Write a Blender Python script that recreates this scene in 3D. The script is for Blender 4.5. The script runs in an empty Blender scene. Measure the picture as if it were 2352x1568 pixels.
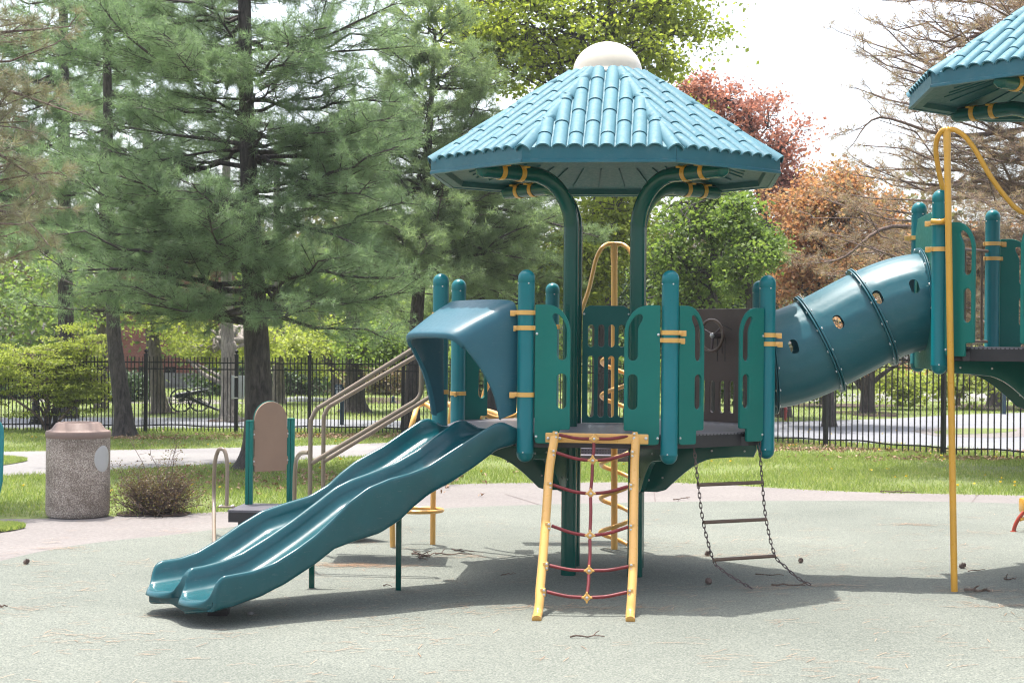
import bpy, bmesh, math, random
import numpy as np
from mathutils import Vector, Matrix

random.seed(7)
rng = np.random.default_rng(7)
S = bpy.context.scene
COL = S.collection
PI = math.pi

# ------------------------------------------------------------------ camera
F = 3631.0; CX = 1176.0; HZ = 786.0; ROLL = 0.0091; EYE = 1.65
cd = bpy.data.cameras.new('camera'); cam = bpy.data.objects.new('camera', cd); COL.objects.link(cam)
cd.sensor_width = 36.0; cd.lens = 36.0 * F / 2352.0
cd.shift_y = 2.0 / 2352.0
cd.clip_start = 0.05; cd.clip_end = 600.0
cam.matrix_world = Matrix.Translation((0, 0, EYE)) @ Matrix.Rotation(PI / 2, 4, 'X') @ Matrix.Rotation(ROLL, 4, 'Z')
cd.dof.use_dof = True; cd.dof.focus_distance = 10.8; cd.dof.aperture_fstop = 10.0
S.camera = cam

# ------------------------------------------------------------------ light
SUN_D = Vector((0.10, -0.21, -1.0)).normalized()
elev = math.asin(-SUN_D.z); azim = math.atan2(-SUN_D.x, -SUN_D.y)
W = bpy.data.worlds.new('World'); S.world = W; W.use_nodes = True
nt = W.node_tree; nt.nodes.clear()
sky = nt.nodes.new('ShaderNodeTexSky'); sky.sky_type = 'NISHITA'; sky.sun_disc = False
sky.sun_elevation = elev; sky.sun_rotation = azim
sky.air_density = 1.0; sky.dust_density = 4.0; sky.ozone_density = 1.0
hsv = nt.nodes.new('ShaderNodeHueSaturation'); hsv.inputs['Saturation'].default_value = 0.55
bg = nt.nodes.new('ShaderNodeBackground'); bg.inputs['Strength'].default_value = 0.15
wo = nt.nodes.new('ShaderNodeOutputWorld')
nt.links.new(sky.outputs[0], hsv.inputs['Color']); nt.links.new(hsv.outputs[0], bg.inputs['Color']); nt.links.new(bg.outputs[0], wo.inputs['Surface'])
sl = bpy.data.lights.new('sun', 'SUN'); sl.energy = 2.6; sl.angle = math.radians(0.6); sl.color = (1.0, 0.965, 0.91)
so = bpy.data.objects.new('sun', sl); COL.objects.link(so)
so.rotation_euler = SUN_D.to_track_quat('-Z', 'Y').to_euler(); so.location = (0, 0, 30)
S.view_settings.view_transform = 'Standard'; S.view_settings.look = 'None'
S.view_settings.gamma = 1.0; S.view_settings.use_curve_mapping = False
S.view_settings.exposure = 1.52
S.render.engine = 'CYCLES'
S.cycles.use_denoising = True; S.cycles.denoising_prefilter = 'ACCURATE'; S.cycles.filter_width = 1.15
S.cycles.max_bounces = 8; S.cycles.diffuse_bounces = 3; S.cycles.glossy_bounces = 3
S.cycles.transmission_bounces = 4; S.cycles.transparent_max_bounces = 8

# ------------------------------------------------------------------ surveying helpers (photo measurement -> place in metres)
_c, _s = math.cos(ROLL), math.sin(ROLL)
def P(x, y, Y):
    dx, dy = x - CX, y - HZ
    return Vector(((dx * _c + dy * _s) / F * Y, Y, EYE - (-dx * _s + dy * _c) / F * Y))
def G(x, y, z=0.0):
    dx, dy = x - CX, y - HZ
    return P(x, y, (EYE - z) * F / (-dx * _s + dy * _c))
TH = 0.1009; C1 = (0.6712, 11.4158); C2 = (4.085, 11.13); RAISE = 0.589
_ct, _st = math.cos(TH), math.sin(TH)
def L2W(p, C=C1):
    x, y, z = p
    return Vector((C[0] + x * _ct + y * _st, C[1] - x * _st + y * _ct, z))
RD = 1.2237; APD = RD * math.cos(PI / 8); EDGE = 2 * RD * math.sin(PI / 8)
def vert(i, R=RD, z=0.0):
    a = math.radians(22.5 + 45 * i); return Vector((R * math.cos(a), R * math.sin(a), z))
def face(i, s=0.0, t=0.0, z=0.0, ap=APD):
    """point on face i (between corner i and i+1): s outwards, t along the face to the right seen from outside"""
    a = math.radians(45 + 45 * i); n = Vector((math.cos(a), math.sin(a), 0)); tt = Vector((-math.sin(a), math.cos(a), 0))
    return n * (ap + s) + tt * t + Vector((0, 0, z))
def fframe(i, s=0.0, ap=APD):
    a = math.radians(45 + 45 * i); n = Vector((math.cos(a), math.sin(a), 0)); tt = Vector((-math.sin(a), math.cos(a), 0))
    o = n * (ap + s)
    return Matrix(((tt.x, 0, n.x, o.x), (tt.y, 0, n.y, o.y), (0, 1, 0, 0), (0, 0, 0, 1)))   # x: along face, y: up, z: outwards

# ------------------------------------------------------------------ object helpers
def finish(me, mat, smooth=True, ang=38):
    if mat is not None and not me.materials: me.materials.append(mat)
    if smooth and len(me.polygons):
        me.polygons.foreach_set('use_smooth', np.ones(len(me.polygons), dtype=bool))
        me.set_sharp_from_angle(angle=math.radians(ang))
    return me
def link(name, me, parent=None, M=None, world=True):
    o = bpy.data.objects.new(name, me); COL.objects.link(o)
    if parent is not None:
        o.parent = parent
        if world: o.matrix_parent_inverse = wm(parent).inverted()
    if M is not None: o.matrix_basis = M
    if name.endswith('_bolts') or name in ('spokes', 'wheel_spokes', 'dash_lines', 'small_print', 'scales'): o['kind'] = 'stuff'
    return o
_WM = {}
def wm(o):
    if o.name in _WM: return _WM[o.name]
    m = o.matrix_basis.copy()
    if o.parent is not None: m = wm(o.parent) @ o.matrix_parent_inverse @ m
    return m
def tag(o, label=None, cat=None, group=None, kind=None):
    if label: o['label'] = label
    if cat: o['category'] = cat
    if group: o['group'] = group
    if kind: o['kind'] = kind
    return o
def thing(name, label, cat, loc=(0, 0, 0), rz=0.0, group=None):
    o = bpy.data.objects.new(name, None); COL.objects.link(o)
    o.location = loc; o.rotation_euler = (0, 0, rz); o.empty_display_size = 0.1
    o.matrix_basis = Matrix.Translation(loc) @ Matrix.Rotation(rz, 4, 'Z')
    return tag(o, label, cat, group)

class MB:
    def __init__(s): s.v = []; s.f = []
    def add(s, vs, fs, M=None):
        k = len(s.v)
        s.v += [tuple(M @ Vector(p)) if M is not None else tuple(p) for p in vs]
        s.f += [tuple(i + k for i in f) for f in fs]
        return s
    def box(s, c, d, M=None, bev=0.0):
        x, y, z = d[0] / 2, d[1] / 2, d[2] / 2
        if bev <= 0:
            vs = [(c[0] + i * x, c[1] + j * y, c[2] + k * z) for i in (-1, 1) for j in (-1, 1) for k in (-1, 1)]
            fs = [(0, 1, 3, 2), (4, 6, 7, 5), (0, 4, 5, 1), (2, 3, 7, 6), (0, 2, 6, 4), (1, 5, 7, 3)]
            return s.add(vs, fs, M)
        b = bmesh.new(); bmesh.ops.create_cube(b, size=1.0)
        for q in b.verts: q.co = Vector((c[0] + q.co.x * d[0], c[1] + q.co.y * d[1], c[2] + q.co.z * d[2]))
        bmesh.ops.bevel(b, geom=b.edges[:], offset=bev, segments=2, affect='EDGES', profile=0.6)
        b.verts.index_update()
        s.add([q.co[:] for q in b.verts], [[q.index for q in f.verts] for f in b.faces], M); b.free()
        return s
    def tube(s, path, r, n=10, cap=True, M=None, up=None, round_end=False):
        path = [Vector(p) for p in path]; m = len(path)
        rs = list(r) if hasattr(r, '__len__') else [r] * m
        T = []
        for i in range(m):
            a = path[max(0, i - 1)]; b = path[min(m - 1, i + 1)]
            t = b - a; T.append(t.normalized() if t.length > 1e-9 else Vector((0, 0, 1)))
        ref = Vector(up) if up else (Vector((0, 0, 1)) if abs(T[0].z) < 0.9 else Vector((1, 0, 0)))
        u = (ref - T[0] * ref.dot(T[0])).normalized()
        vs = []; fs = []
        for i in range(m):
            u = (u - T[i] * u.dot(T[i]))
            u = u.normalized() if u.length > 1e-6 else T[i].orthogonal().normalized()
            w = T[i].cross(u)
            for k in range(n):
                a = 2 * PI * k / n
                vs.append(path[i] + (u * math.cos(a) + w * math.sin(a)) * rs[i])
        for i in range(m - 1):
            for k in range(n):
                a = i * n + k; b = i * n + (k + 1) % n
                fs.append((a, b, b + n, a + n))
        if cap:
            fs.append(tuple(range(n - 1, -1, -1))); fs.append(tuple((m - 1) * n + k for k in range(n)))
        return s.add(vs, fs, M)
    def lathe(s, prof, c=(0, 0, 0), n=24, M=None, cap=True):
        vs = []; fs = []; m = len(prof)
        for r, z in prof:
            for k in range(n):
                a = 2 * PI * k / n; vs.append((c[0] + r * math.cos(a), c[1] + r * math.sin(a), c[2] + z))
        for i in range(m - 1):
            for k in range(n):
                a = i * n + k; b = i * n + (k + 1) % n; fs.append((a, b, b + n, a + n))
        if cap and prof[0][0] > 1e-6: fs.append(tuple(range(n - 1, -1, -1)))
        if cap and prof[-1][0] > 1e-6: fs.append(tuple((m - 1) * n + k for k in range(n)))
        return s.add(vs, fs, M)
    def ball(s, c, r, n=10, M=None, sc=(1, 1, 1)):
        m = max(4, n // 2); prof = [(max(1e-7, math.sin(PI * i / m)) * r * sc[0], -math.cos(PI * i / m) * r * sc[2]) for i in range(m + 1)]
        return s.lathe(prof, c, n, M)
    def bolt(s, c, nrm, r=0.009, M=None):
        nrm = Vector(nrm).normalized(); c = Vector(c)
        return s.tube([c, c + nrm * r * 0.55, c + nrm * r * 0.85], [r, r * 0.85, r * 0.4], 8, True, M)
    def mesh(s, name, mat, smooth=True, ang=38):
        me = bpy.data.meshes.new(name); me.from_pydata(s.v, [], s.f); me.validate(); me.update()
        return finish(me, mat, smooth, ang)
    def build(s, name, mat, parent=None, smooth=True, ang=38, world=True):
        return link(name, s.mesh(name, mat, smooth, ang), parent, None, world)

def smooth(pts, n=6):
    pts = [np.array(p, dtype=float) for p in pts]; out = []
    for i in range(len(pts) - 1):
        p0 = pts[max(0, i - 1)]; p1 = pts[i]; p2 = pts[i + 1]; p3 = pts[min(len(pts) - 1, i + 2)]
        for k in range(n):
            t = k / n
            out.append(0.5 * ((2 * p1) + (-p0 + p2) * t + (2 * p0 - 5 * p1 + 4 * p2 - p3) * t * t + (-p0 + 3 * p1 - 3 * p2 + p3) * t ** 3))
    out.append(pts[-1])
    return [Vector(p) for p in out]
def arc(cx, cy, rx, ry, a0, a1, n=8):
    return [(cx + rx * math.cos(a0 + (a1 - a0) * k / n), cy + ry * math.sin(a0 + (a1 - a0) * k / n)) for k in range(n + 1)]
def stadium(cx, cy, w, h, n=8):
    r = min(w, h) / 2
    if h >= w: return arc(cx, cy + h / 2 - r, r, r, 0, PI, n) + arc(cx, cy - h / 2 + r, r, r, PI, 2 * PI, n)
    return arc(cx + w / 2 - r, cy, r, r, -PI / 2, PI / 2, n) + arc(cx - w / 2 + r, cy, r, r, PI / 2, 1.5 * PI, n)
def circle(cx, cy, r, n=32): return arc(cx, cy, r, r, 0, 2 * PI, n)[:-1]
def plate(name, outline, holes, thick, bev, mat):
    """flat panel with true openings and rounded edges; x,y in the panel, z out of it"""
    cu = bpy.data.curves.new(name, 'CURVE'); cu.dimensions = '2D'; cu.fill_mode = 'BOTH'
    for poly in [outline] + list(holes):
        sp = cu.splines.new('POLY'); sp.points.add(len(poly) - 1); sp.use_cyclic_u = True
        for q, (x, y) in zip(sp.points, poly): q.co = (x, y, 0, 1)
    cu.extrude = thick / 2 - bev; cu.bevel_depth = bev; cu.bevel_resolution = 1; cu.offset = -bev
    ob = bpy.data.objects.new(name, cu); COL.objects.link(ob)
    me = bpy.data.meshes.new_from_object(ob)
    bpy.data.objects.remove(ob); bpy.data.curves.remove(cu)
    me.materials.clear()
    return finish(me, mat, True, 30)

def npmesh(name, v, tris, mat, smooth=False):
    me = bpy.data.meshes.new(name)
    v = np.ascontiguousarray(v, dtype=np.float32); tris = np.ascontiguousarray(tris, dtype=np.int32)
    me.vertices.add(len(v)); me.vertices.foreach_set('co', v.ravel())
    k = tris.shape[1]
    me.loops.add(tris.size); me.loops.foreach_set('vertex_index', tris.ravel())
    me.polygons.add(len(tris)); me.polygons.foreach_set('loop_start', np.arange(0, tris.size, k, dtype=np.int32))
    me.update(calc_edges=True)
    if mat: me.materials.append(mat)
    if smooth: me.polygons.foreach_set('use_smooth', np.ones(len(tris), dtype=bool))
    return me

# ------------------------------------------------------------------ materials
def lin(c): return tuple(((x / 255) / 12.92 if x / 255 <= 0.04045 else (((x / 255) + 0.055) / 1.055) ** 2.4) for x in c)
def newmat(name):
    m = bpy.data.materials.new(name); m.use_nodes = True
    return m, m.node_tree, m.node_tree.nodes['Principled BSDF']
def noise(nt, scale, detail=3, rough=0.55, vec=None, dist=0.0):
    n = nt.nodes.new('ShaderNodeTexNoise'); n.inputs['Scale'].default_value = scale; n.inputs['Detail'].default_value = detail
    n.inputs['Roughness'].default_value = rough; n.inputs['Distortion'].default_value = dist
    if vec is not None: nt.links.new(vec, n.inputs['Vector'])
    return n
def ramp(nt, fac, stops):
    r = nt.nodes.new('ShaderNodeValToRGB'); e = r.color_ramp.elements
    e[0].position, e[0].color = stops[0][0], (*stops[0][1], 1); e[1].position, e[1].color = stops[-1][0], (*stops[-1][1], 1)
    for p, c in stops[1:-1]:
        q = e.new(p); q.color = (*c, 1)
    nt.links.new(fac, r.inputs[0]); return r
def coords(nt, kind='Object'):
    t = nt.nodes.new('ShaderNodeTexCoord'); return t.outputs[kind]
def worldpos(nt):
    return nt.nodes.new('ShaderNodeNewGeometry').outputs['Position']
def mixc(nt, fac, a, b, mode='MIX'):
    m = nt.nodes.new('ShaderNodeMix'); m.data_type = 'RGBA'; m.blend_type = mode
    for sock, val in ((m.inputs[0], fac), (m.inputs[6], a), (m.inputs[7], b)):
        if isinstance(val, (int, float)): sock.default_value = val
        elif isinstance(val, tuple): sock.default_value = (*val, 1)
        else: nt.links.new(val, sock)
    return m.outputs[2]
def bump(nt, h, strength, dist=0.01):
    b = nt.nodes.new('ShaderNodeBump'); b.inputs['Strength'].default_value = strength; b.inputs['Distance'].default_value = dist
    nt.links.new(h, b.inputs['Height']); return b.outputs[0]
def plastic(name, c, rough=0.35, var=0.12, dust=0.10, spec=0.5, bumpy=0.04, dustc=(0.32, 0.36, 0.36), coat=0.0):
    c = tuple(x * 0.80 for x in c); dustc = tuple(x * 0.8 for x in dustc)
    m, nt, b = newmat(name); p = worldpos(nt)
    n1 = noise(nt, 3.0, 4, 0.6, p); n2 = noise(nt, 40.0, 4, 0.65, p); n3 = noise(nt, 9.0, 5, 0.7, p)
    lo = tuple(x * (1 - var) for x in c); hi = tuple(min(1, x * (1 + var)) for x in c)
    r1 = ramp(nt, n1.outputs[0], [(0.35, lo), (0.65, hi)])
    r2 = ramp(nt, n3.outputs[0], [(0.50, (0, 0, 0)), (0.80, (dust, dust, dust))])
    nt.links.new(mixc(nt, r2.outputs[0], r1.outputs[0], dustc), b.inputs['Base Color'])
    if dust > 0.02:
        mp = nt.nodes.new('ShaderNodeMapping'); mp.inputs['Rotation'].default_value = (0.4, 0.7, 0.3); mp.inputs['Scale'].default_value = (1.0, 1.0, 5.0); nt.links.new(p, mp.inputs[0])
        n4 = noise(nt, 13.0, 8, 0.75, mp.outputs[0], 0.5); r4 = ramp(nt, n4.outputs[0], [(0.60, (0, 0, 0)), (0.72, (0.30, 0.30, 0.30))])
        nt.links.new(mixc(nt, r4.outputs[0], mixc(nt, r2.outputs[0], r1.outputs[0], dustc), tuple(x * 0.8 for x in dustc)), b.inputs['Base Color'])
    rr = ramp(nt, n2.outputs[0], [(0.3, (rough * 0.85,) * 3), (0.75, (min(1, rough * 1.25),) * 3)])
    nt.links.new(rr.outputs[0], b.inputs['Roughness'])
    b.inputs['Specular IOR Level'].default_value = spec
    if coat:
        b.inputs['Coat Weight'].default_value = coat; b.inputs['Coat Roughness'].default_value = 0.08
    nt.links.new(bump(nt, n2.outputs[0], bumpy, 0.004), b.inputs['Normal'])
    return m
M = {}
M['post'] = plastic('teal_paint', (0.0, 0.175, 0.195), 0.32, 0.05, 0.0, 0.32, 0.0, coat=0.06)
M['column'] = plastic('dark_green_paint', (0.0, 0.095, 0.072), 0.18, 0.05, 0.0, 0.35, 0.0, coat=0.15)
M['panel'] = plastic('green_sheet_plastic', (0.002, 0.175, 0.142), 0.45, 0.04, 0.02, 0.3, 0.02)
M['darkpanel'] = plastic('deep_green_sheet_plastic', (0.002, 0.135, 0.115), 0.45, 0.05, 0.02, 0.3, 0.02)
M['slide'] = plastic('slide_plastic', (0.003, 0.088, 0.105), 0.22, 0.10, 0.05, 0.5, 0.02)
M['hood'] = plastic('hood_plastic', (0.012, 0.112, 0.155), 0.42, 0.06, 0.05, 0.5, 0.01)
M['tube'] = plastic('tunnel_plastic', (0.005, 0.110, 0.138), 0.36, 0.08, 0.08, 0.5, 0.04)
M['roof'] = plastic('roof_plastic', (0.078, 0.215, 0.268), 0.60, 0.06, 0.20, 0.3, 0.04, dustc=(0.30, 0.42, 0.46))
M['fascia'] = plastic('fascia_plastic', (0.004, 0.120, 0.160), 0.40, 0.08, 0.12, 0.5, 0.04)
M['soffit'] = plastic('soffit_plastic', (0.006, 0.105, 0.100), 0.5, 0.08, 0.04, 0.4, 0.04)
M['dome'] = plastic('cream_dome_plastic', (0.74, 0.66, 0.54), 0.22, 0.04, 0.05, 0.5, 0.02, dustc=(0.6, 0.55, 0.48))
M['yellow'] = plastic('yellow_paint', (0.88, 0.48, 0.125), 0.30, 0.06, 0.05, 0.5, 0.02, dustc=(0.6, 0.45, 0.25), coat=0.25)
M['pole'] = plastic('amber_paint', (0.82, 0.41, 0.045), 0.30, 0.06, 0.05, 0.5, 0.02, dustc=(0.6, 0.45, 0.2), coat=0.25)
M['tanrail'] = plastic('tan_paint', (0.27, 0.205, 0.145), 0.33, 0.06, 0.06, 0.5, 0.02, dustc=(0.4, 0.36, 0.3), coat=0.2)
M['tanboard'] = plastic('tan_board', (0.36, 0.235, 0.165), 0.55, 0.05, 0.06, 0.4, 0.05, dustc=(0.4, 0.33, 0.27))
M['brown'] = plastic('brown_sheet_plastic', (0.115, 0.078, 0.066), 0.48, 0.06, 0.06, 0.4, 0.05, dustc=(0.25, 0.2, 0.17))
M['rail_brown'] = plastic('brown_paint', (0.16, 0.10, 0.07), 0.35, 0.06, 0.06, 0.5, 0.02, dustc=(0.3, 0.25, 0.2))
M['red'] = plastic('red_rope_sleeve', (0.235, 0.026, 0.030), 0.45, 0.25, 0.10, 0.4, 0.3, dustc=(0.3, 0.1, 0.1))
M['redpaint'] = plastic('red_paint', (0.42, 0.05, 0.02), 0.35, 0.06, 0.06)
M['deck'] = None
M['dark'] = plastic('dark_vinyl_coat', (0.030, 0.026, 0.030), 0.45, 0.15, 0.08, 0.45, 0.1, dustc=(0.12, 0.11, 0.11))
M['chain'] = plastic('chain_coat', (0.125, 0.088, 0.085), 0.40, 0.2, 0.10, 0.5, 0.1, dustc=(0.18, 0.14, 0.13))
M['black'] = plastic('black_iron_paint', (0.010, 0.009, 0.010), 0.5, 0.1, 0.05, 0.35, 0.05, dustc=(0.06, 0.05, 0.05))
M['lid'] = plastic('pinkish_lid_plastic', (0.265, 0.19, 0.16), 0.62, 0.06, 0.15, 0.3, 0.04, dustc=(0.45, 0.33, 0.3))
M['sticker'] = plastic('sun_bleached_disc', (0.50, 0.49, 0.48), 0.5, 0.08, 0.1)
M['white'] = plastic('white_sign', (0.95, 0.96, 1.0), 0.5, 0.04, 0.05)
M['bluesign'] = plastic('blue_sign', (0.012, 0.05, 0.085), 0.4, 0.05, 0.05)
M['cannon'] = plastic('cannon_iron', (0.022, 0.028, 0.032), 0.4, 0.1, 0.1)
M['hydrant'] = plastic('hydrant_red', (0.36, 0.035, 0.03), 0.4, 0.1, 0.1)
M['turq'] = plastic('turquoise_plastic', (0.01, 0.27, 0.30), 0.35, 0.05, 0.05)
M['steel'] = None
m, nt, b = newmat('bolt_steel'); b.inputs['Base Color'].default_value = (0.62, 0.6, 0.58, 1); b.inputs['Metallic'].default_value = 0.9; b.inputs['Roughness'].default_value = 0.35; M['steel'] = m
m, nt, b = newmat('window_glass'); b.inputs['Base Color'].default_value = (0.01, 0.012, 0.018, 1); b.inputs['Roughness'].default_value = 0.1; M['glass'] = m

def perforated(name):
    m, nt, b = newmat(name); o = coords(nt)
    v = nt.nodes.new('ShaderNodeTexVoronoi'); v.feature = 'F1'; v.inputs['Scale'].default_value = 42.0; v.inputs['Randomness'].default_value = 0.0
    nt.links.new(o, v.inputs['Vector'])
    r = ramp(nt, v.outputs['Distance'], [(0.24, (0.006, 0.006, 0.008)), (0.32, (0.135, 0.125, 0.145))])
    n = noise(nt, 5.0, 4, 0.6, o); d = ramp(nt, n.outputs[0], [(0.4, (0, 0, 0)), (0.75, (0.35, 0.35, 0.35))])
    nt.links.new(mixc(nt, d.outputs[0], r.outputs[0], (0.16, 0.145, 0.15)), b.inputs['Base Color'])
    nt.links.new(bump(nt, v.outputs['Distance'], 0.4, 0.006), b.inputs['Normal']); b.inputs['Roughness'].default_value = 0.34
    return m
M['deck'] = perforated('perforated_deck_vinyl')

def aggregate():
    m, nt, b = newmat('exposed_aggregate'); o = worldpos(nt)
    v = nt.nodes.new('ShaderNodeTexVoronoi'); v.inputs['Scale'].default_value = 125.0; nt.links.new(o, v.inputs['Vector'])
    sep = nt.nodes.new('ShaderNodeSeparateColor'); nt.links.new(v.outputs['Color'], sep.inputs[0])
    r = ramp(nt, sep.outputs[0], [(0.0, (0.27, 0.215, 0.185)), (0.35, (0.41, 0.345, 0.295)), (0.7, (0.54, 0.465, 0.40)), (1.0, (0.72, 0.65, 0.57))])
    n = noise(nt, 3.0, 5, 0.7, o); st = ramp(nt, n.outputs[0], [(0.42, (0.62, 0.60, 0.58)), (0.62, (1, 1, 1))])
    c = mixc(nt, 1.0, r.outputs[0], st.outputs[0], 'MULTIPLY')
    e = ramp(nt, v.outputs['Distance'], [(0.25, (1, 1, 1)), (0.62, (0.62, 0.6, 0.58))])
    nt.links.new(mixc(nt, 1.0, c, e.outputs[0], 'MULTIPLY'), b.inputs['Base Color'])
    inv = nt.nodes.new('ShaderNodeMath'); inv.operation = 'SUBTRACT'; inv.inputs[0].default_value = 1.0; nt.links.new(v.outputs['Distance'], inv.inputs[1])
    nt.links.new(bump(nt, inv.outputs[0], 0.6, 0.006), b.inputs['Normal']); b.inputs['Roughness'].default_value = 0.8
    return m
M['aggregate'] = aggregate()

def leafmat(name, cols, trans=0.35, rough=0.5, noise_scale=0.5, tint=None):
    m, nt, b = newmat(name); nt.nodes.remove(b); out = nt.nodes['Material Output']
    g = nt.nodes.new('ShaderNodeNewGeometry')
    n = noise(nt, noise_scale, 3, 0.6, g.outputs['Position'])
    ad = nt.nodes.new('ShaderNodeMath'); ad.operation = 'MULTIPLY_ADD'; ad.inputs[1].default_value = 0.55
    nt.links.new(g.outputs['Random Per Island'], ad.inputs[0])
    sc = nt.nodes.new('ShaderNodeMath'); sc.operation = 'MULTIPLY'; sc.inputs[1].default_value = 0.45; nt.links.new(n.outputs[0], sc.inputs[0])
    nt.links.new(sc.outputs[0], ad.inputs[2])
    k = len(cols); r = ramp(nt, ad.outputs[0], [(0.1 + 0.75 * i / (k - 1), c) for i, c in enumerate(cols)])
    d = nt.nodes.new('ShaderNodeBsdfPrincipled'); d.inputs['Roughness'].default_value = rough; d.inputs['Specular IOR Level'].default_value = 0.3
    nt.links.new(r.outputs[0], d.inputs['Base Color'])
    t = nt.nodes.new('ShaderNodeBsdfTranslucent')
    nt.links.new(mixc(nt, 1.0, r.outputs[0], (1.25, 1.3, 0.7) if tint is None else tint, 'MULTIPLY'), t.inputs['Color'])
    mx = nt.nodes.new('ShaderNodeMixShader'); mx.inputs[0].default_value = trans
    nt.links.new(d.outputs[0], mx.inputs[1]); nt.links.new(t.outputs[0], mx.inputs[2]); nt.links.new(mx.outputs[0], out.inputs['Surface'])
    return m
M['needle'] = leafmat('pine_needles', [(0.125, 0.190, 0.108), (0.190, 0.268, 0.150), (0.275, 0.345, 0.212)], 0.5, 0.45, tint=(1.12, 1.25, 0.85))
M['needle_light'] = leafmat('fresh_pine_needles', [(0.160, 0.225, 0.125), (0.235, 0.310, 0.165), (0.320, 0.390, 0.230)], 0.5, 0.45, tint=(1.2, 1.28, 0.85))
M['needle_brown'] = leafmat('browning_pine_needles', [(0.17, 0.13, 0.095), (0.25, 0.215, 0.16), (0.28, 0.295, 0.21), (0.35, 0.285, 0.21)], 0.3, 0.5)
M['needle_dead'] = leafmat('dying_pine_needles', [(0.24, 0.150, 0.125), (0.36, 0.235, 0.190), (0.36, 0.27, 0.22), (0.27, 0.29, 0.22)], 0.35, 0.5)
M['leaf'] = leafmat('spring_maple_leaves', [(0.180, 0.225, 0.045), (0.275, 0.325, 0.065), (0.390, 0.420, 0.095)], 0.60)
M['leaf_mid'] = leafmat('mid_green_leaves', [(0.095, 0.155, 0.045), (0.165, 0.240, 0.065), (0.26, 0.330, 0.095)], 0.5)
M['leaf_yellow'] = leafmat('yellow_green_leaves', [(0.19, 0.235, 0.05), (0.30, 0.35, 0.085), (0.42, 0.44, 0.13)], 0.5)
M['leaf_red'] = leafmat('copper_red_leaves', [(0.28, 0.135, 0.118), (0.40, 0.205, 0.170), (0.47, 0.29, 0.215)], 0.5, tint=(1.3, 1.0, 0.8))
M['leaf_orange'] = leafmat('bronze_leaves', [(0.27, 0.145, 0.085), (0.39, 0.215, 0.115), (0.46, 0.31, 0.18), (0.34, 0.34, 0.14)], 0.5, tint=(1.3, 1.0, 0.7))
M['leaf_dark'] = leafmat('dark_evergreen_leaves', [(0.026, 0.052, 0.020), (0.055, 0.095, 0.036), (0.09, 0.14, 0.06)], 0.2)
M['leaf_far'] = leafmat('far_mixed_leaves', [(0.05, 0.06, 0.025), (0.11, 0.125, 0.045), (0.17, 0.13, 0.085), (0.19, 0.22, 0.075)], 0.35, noise_scale=0.25)
M['leaf_shrub'] = leafmat('shrub_buds', [(0.11, 0.06, 0.045), (0.16, 0.11, 0.06), (0.17, 0.19, 0.06)], 0.3)
M['grass'] = leafmat('grass_blades', [(0.120, 0.180, 0.045), (0.195, 0.265, 0.075), (0.280, 0.330, 0.115), (0.38, 0.37, 0.21)], 0.5, noise_scale=0.9)

def bark(name, lo, hi, sc=6.0):
    m, nt, b = newmat(name); o = worldpos(nt)
    mp = nt.nodes.new('ShaderNodeMapping'); mp.inputs['Scale'].default_value = (1, 1, 0.22); nt.links.new(o, mp.inputs[0])
    n = noise(nt, sc * 4, 6, 0.7, mp.outputs[0], 0.6); n2 = noise(nt, sc * 0.5, 3, 0.6, o)
    r = ramp(nt, n.outputs[0], [(0.35, lo), (0.65, hi)])
    r2 = ramp(nt, n2.outputs[0], [(0.3, (0.7, 0.7, 0.7)), (0.7, (1.15, 1.12, 1.08))])
    nt.links.new(mixc(nt, 1.0, r.outputs[0], r2.outputs[0], 'MULTIPLY'), b.inputs['Base Color'])
    nt.links.new(bump(nt, n.outputs[0], 1.0, 0.03), b.inputs['Normal']); b.inputs['Roughness'].default_value = 0.9
    return m
M['bark'] = bark('pine_bark', (0.022, 0.018, 0.018), (0.105, 0.088, 0.082))
M['bark_grey'] = bark('grey_bark', (0.06, 0.05, 0.045), (0.20, 0.17, 0.15))
M['bark_pale'] = bark('pale_bark', (0.15, 0.13, 0.115), (0.40, 0.36, 0.32))
M['bark_brown'] = bark('brown_twig_bark', (0.11, 0.078, 0.068), (0.27, 0.195, 0.17))

def ground_mat(name, stops, scale, detail, big, bigc, bstr=0.3, rough=0.95, speck=None):
    m, nt, b = newmat(name); o = worldpos(nt)
    n = noise(nt, scale, detail, 0.65, o); r = ramp(nt, n.outputs[0], stops)
    n2 = noise(nt, big, 4, 0.6, o); r2 = ramp(nt, n2.outputs[0], [(0.3, bigc), (0.68, (1, 1, 1))])
    c = mixc(nt, 1.0, r.outputs[0], r2.outputs[0], 'MULTIPLY')
    if speck:
        v = nt.nodes.new('ShaderNodeTexVoronoi'); v.inputs['Scale'].default_value = speck[0]; nt.links.new(o, v.inputs['Vector'])
        sp = nt.nodes.new('ShaderNodeSeparateColor'); nt.links.new(v.outputs['Color'], sp.inputs[0])
        r3 = ramp(nt, sp.outputs[0], [(0.0, speck[1]), (0.5, (1, 1, 1)), (1.0, speck[2])]); r3.color_ramp.interpolation = 'LINEAR'
        c = mixc(nt, 1.0, c, r3.outputs[0], 'MULTIPLY')
    nt.links.new(c, b.inputs['Base Color']); b.inputs['Roughness'].default_value = rough; b.inputs['Specular IOR Level'].default_value = 0.25
    nt.links.new(bump(nt, n.outputs[0], bstr, 0.01), b.inputs['Normal'])
    return m
M['rubber'] = ground_mat('rubber_surface', [(0.3, (0.110, 0.122, 0.104)), (0.5, (0.178, 0.189, 0.163)), (0.72, (0.280, 0.286, 0.248))], 90.0, 5, 0.42, (0.75, 0.765, 0.765), 0.6, speck=(130.0, (0.72, 0.74, 0.74), (1.18, 1.16, 1.12)))
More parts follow.
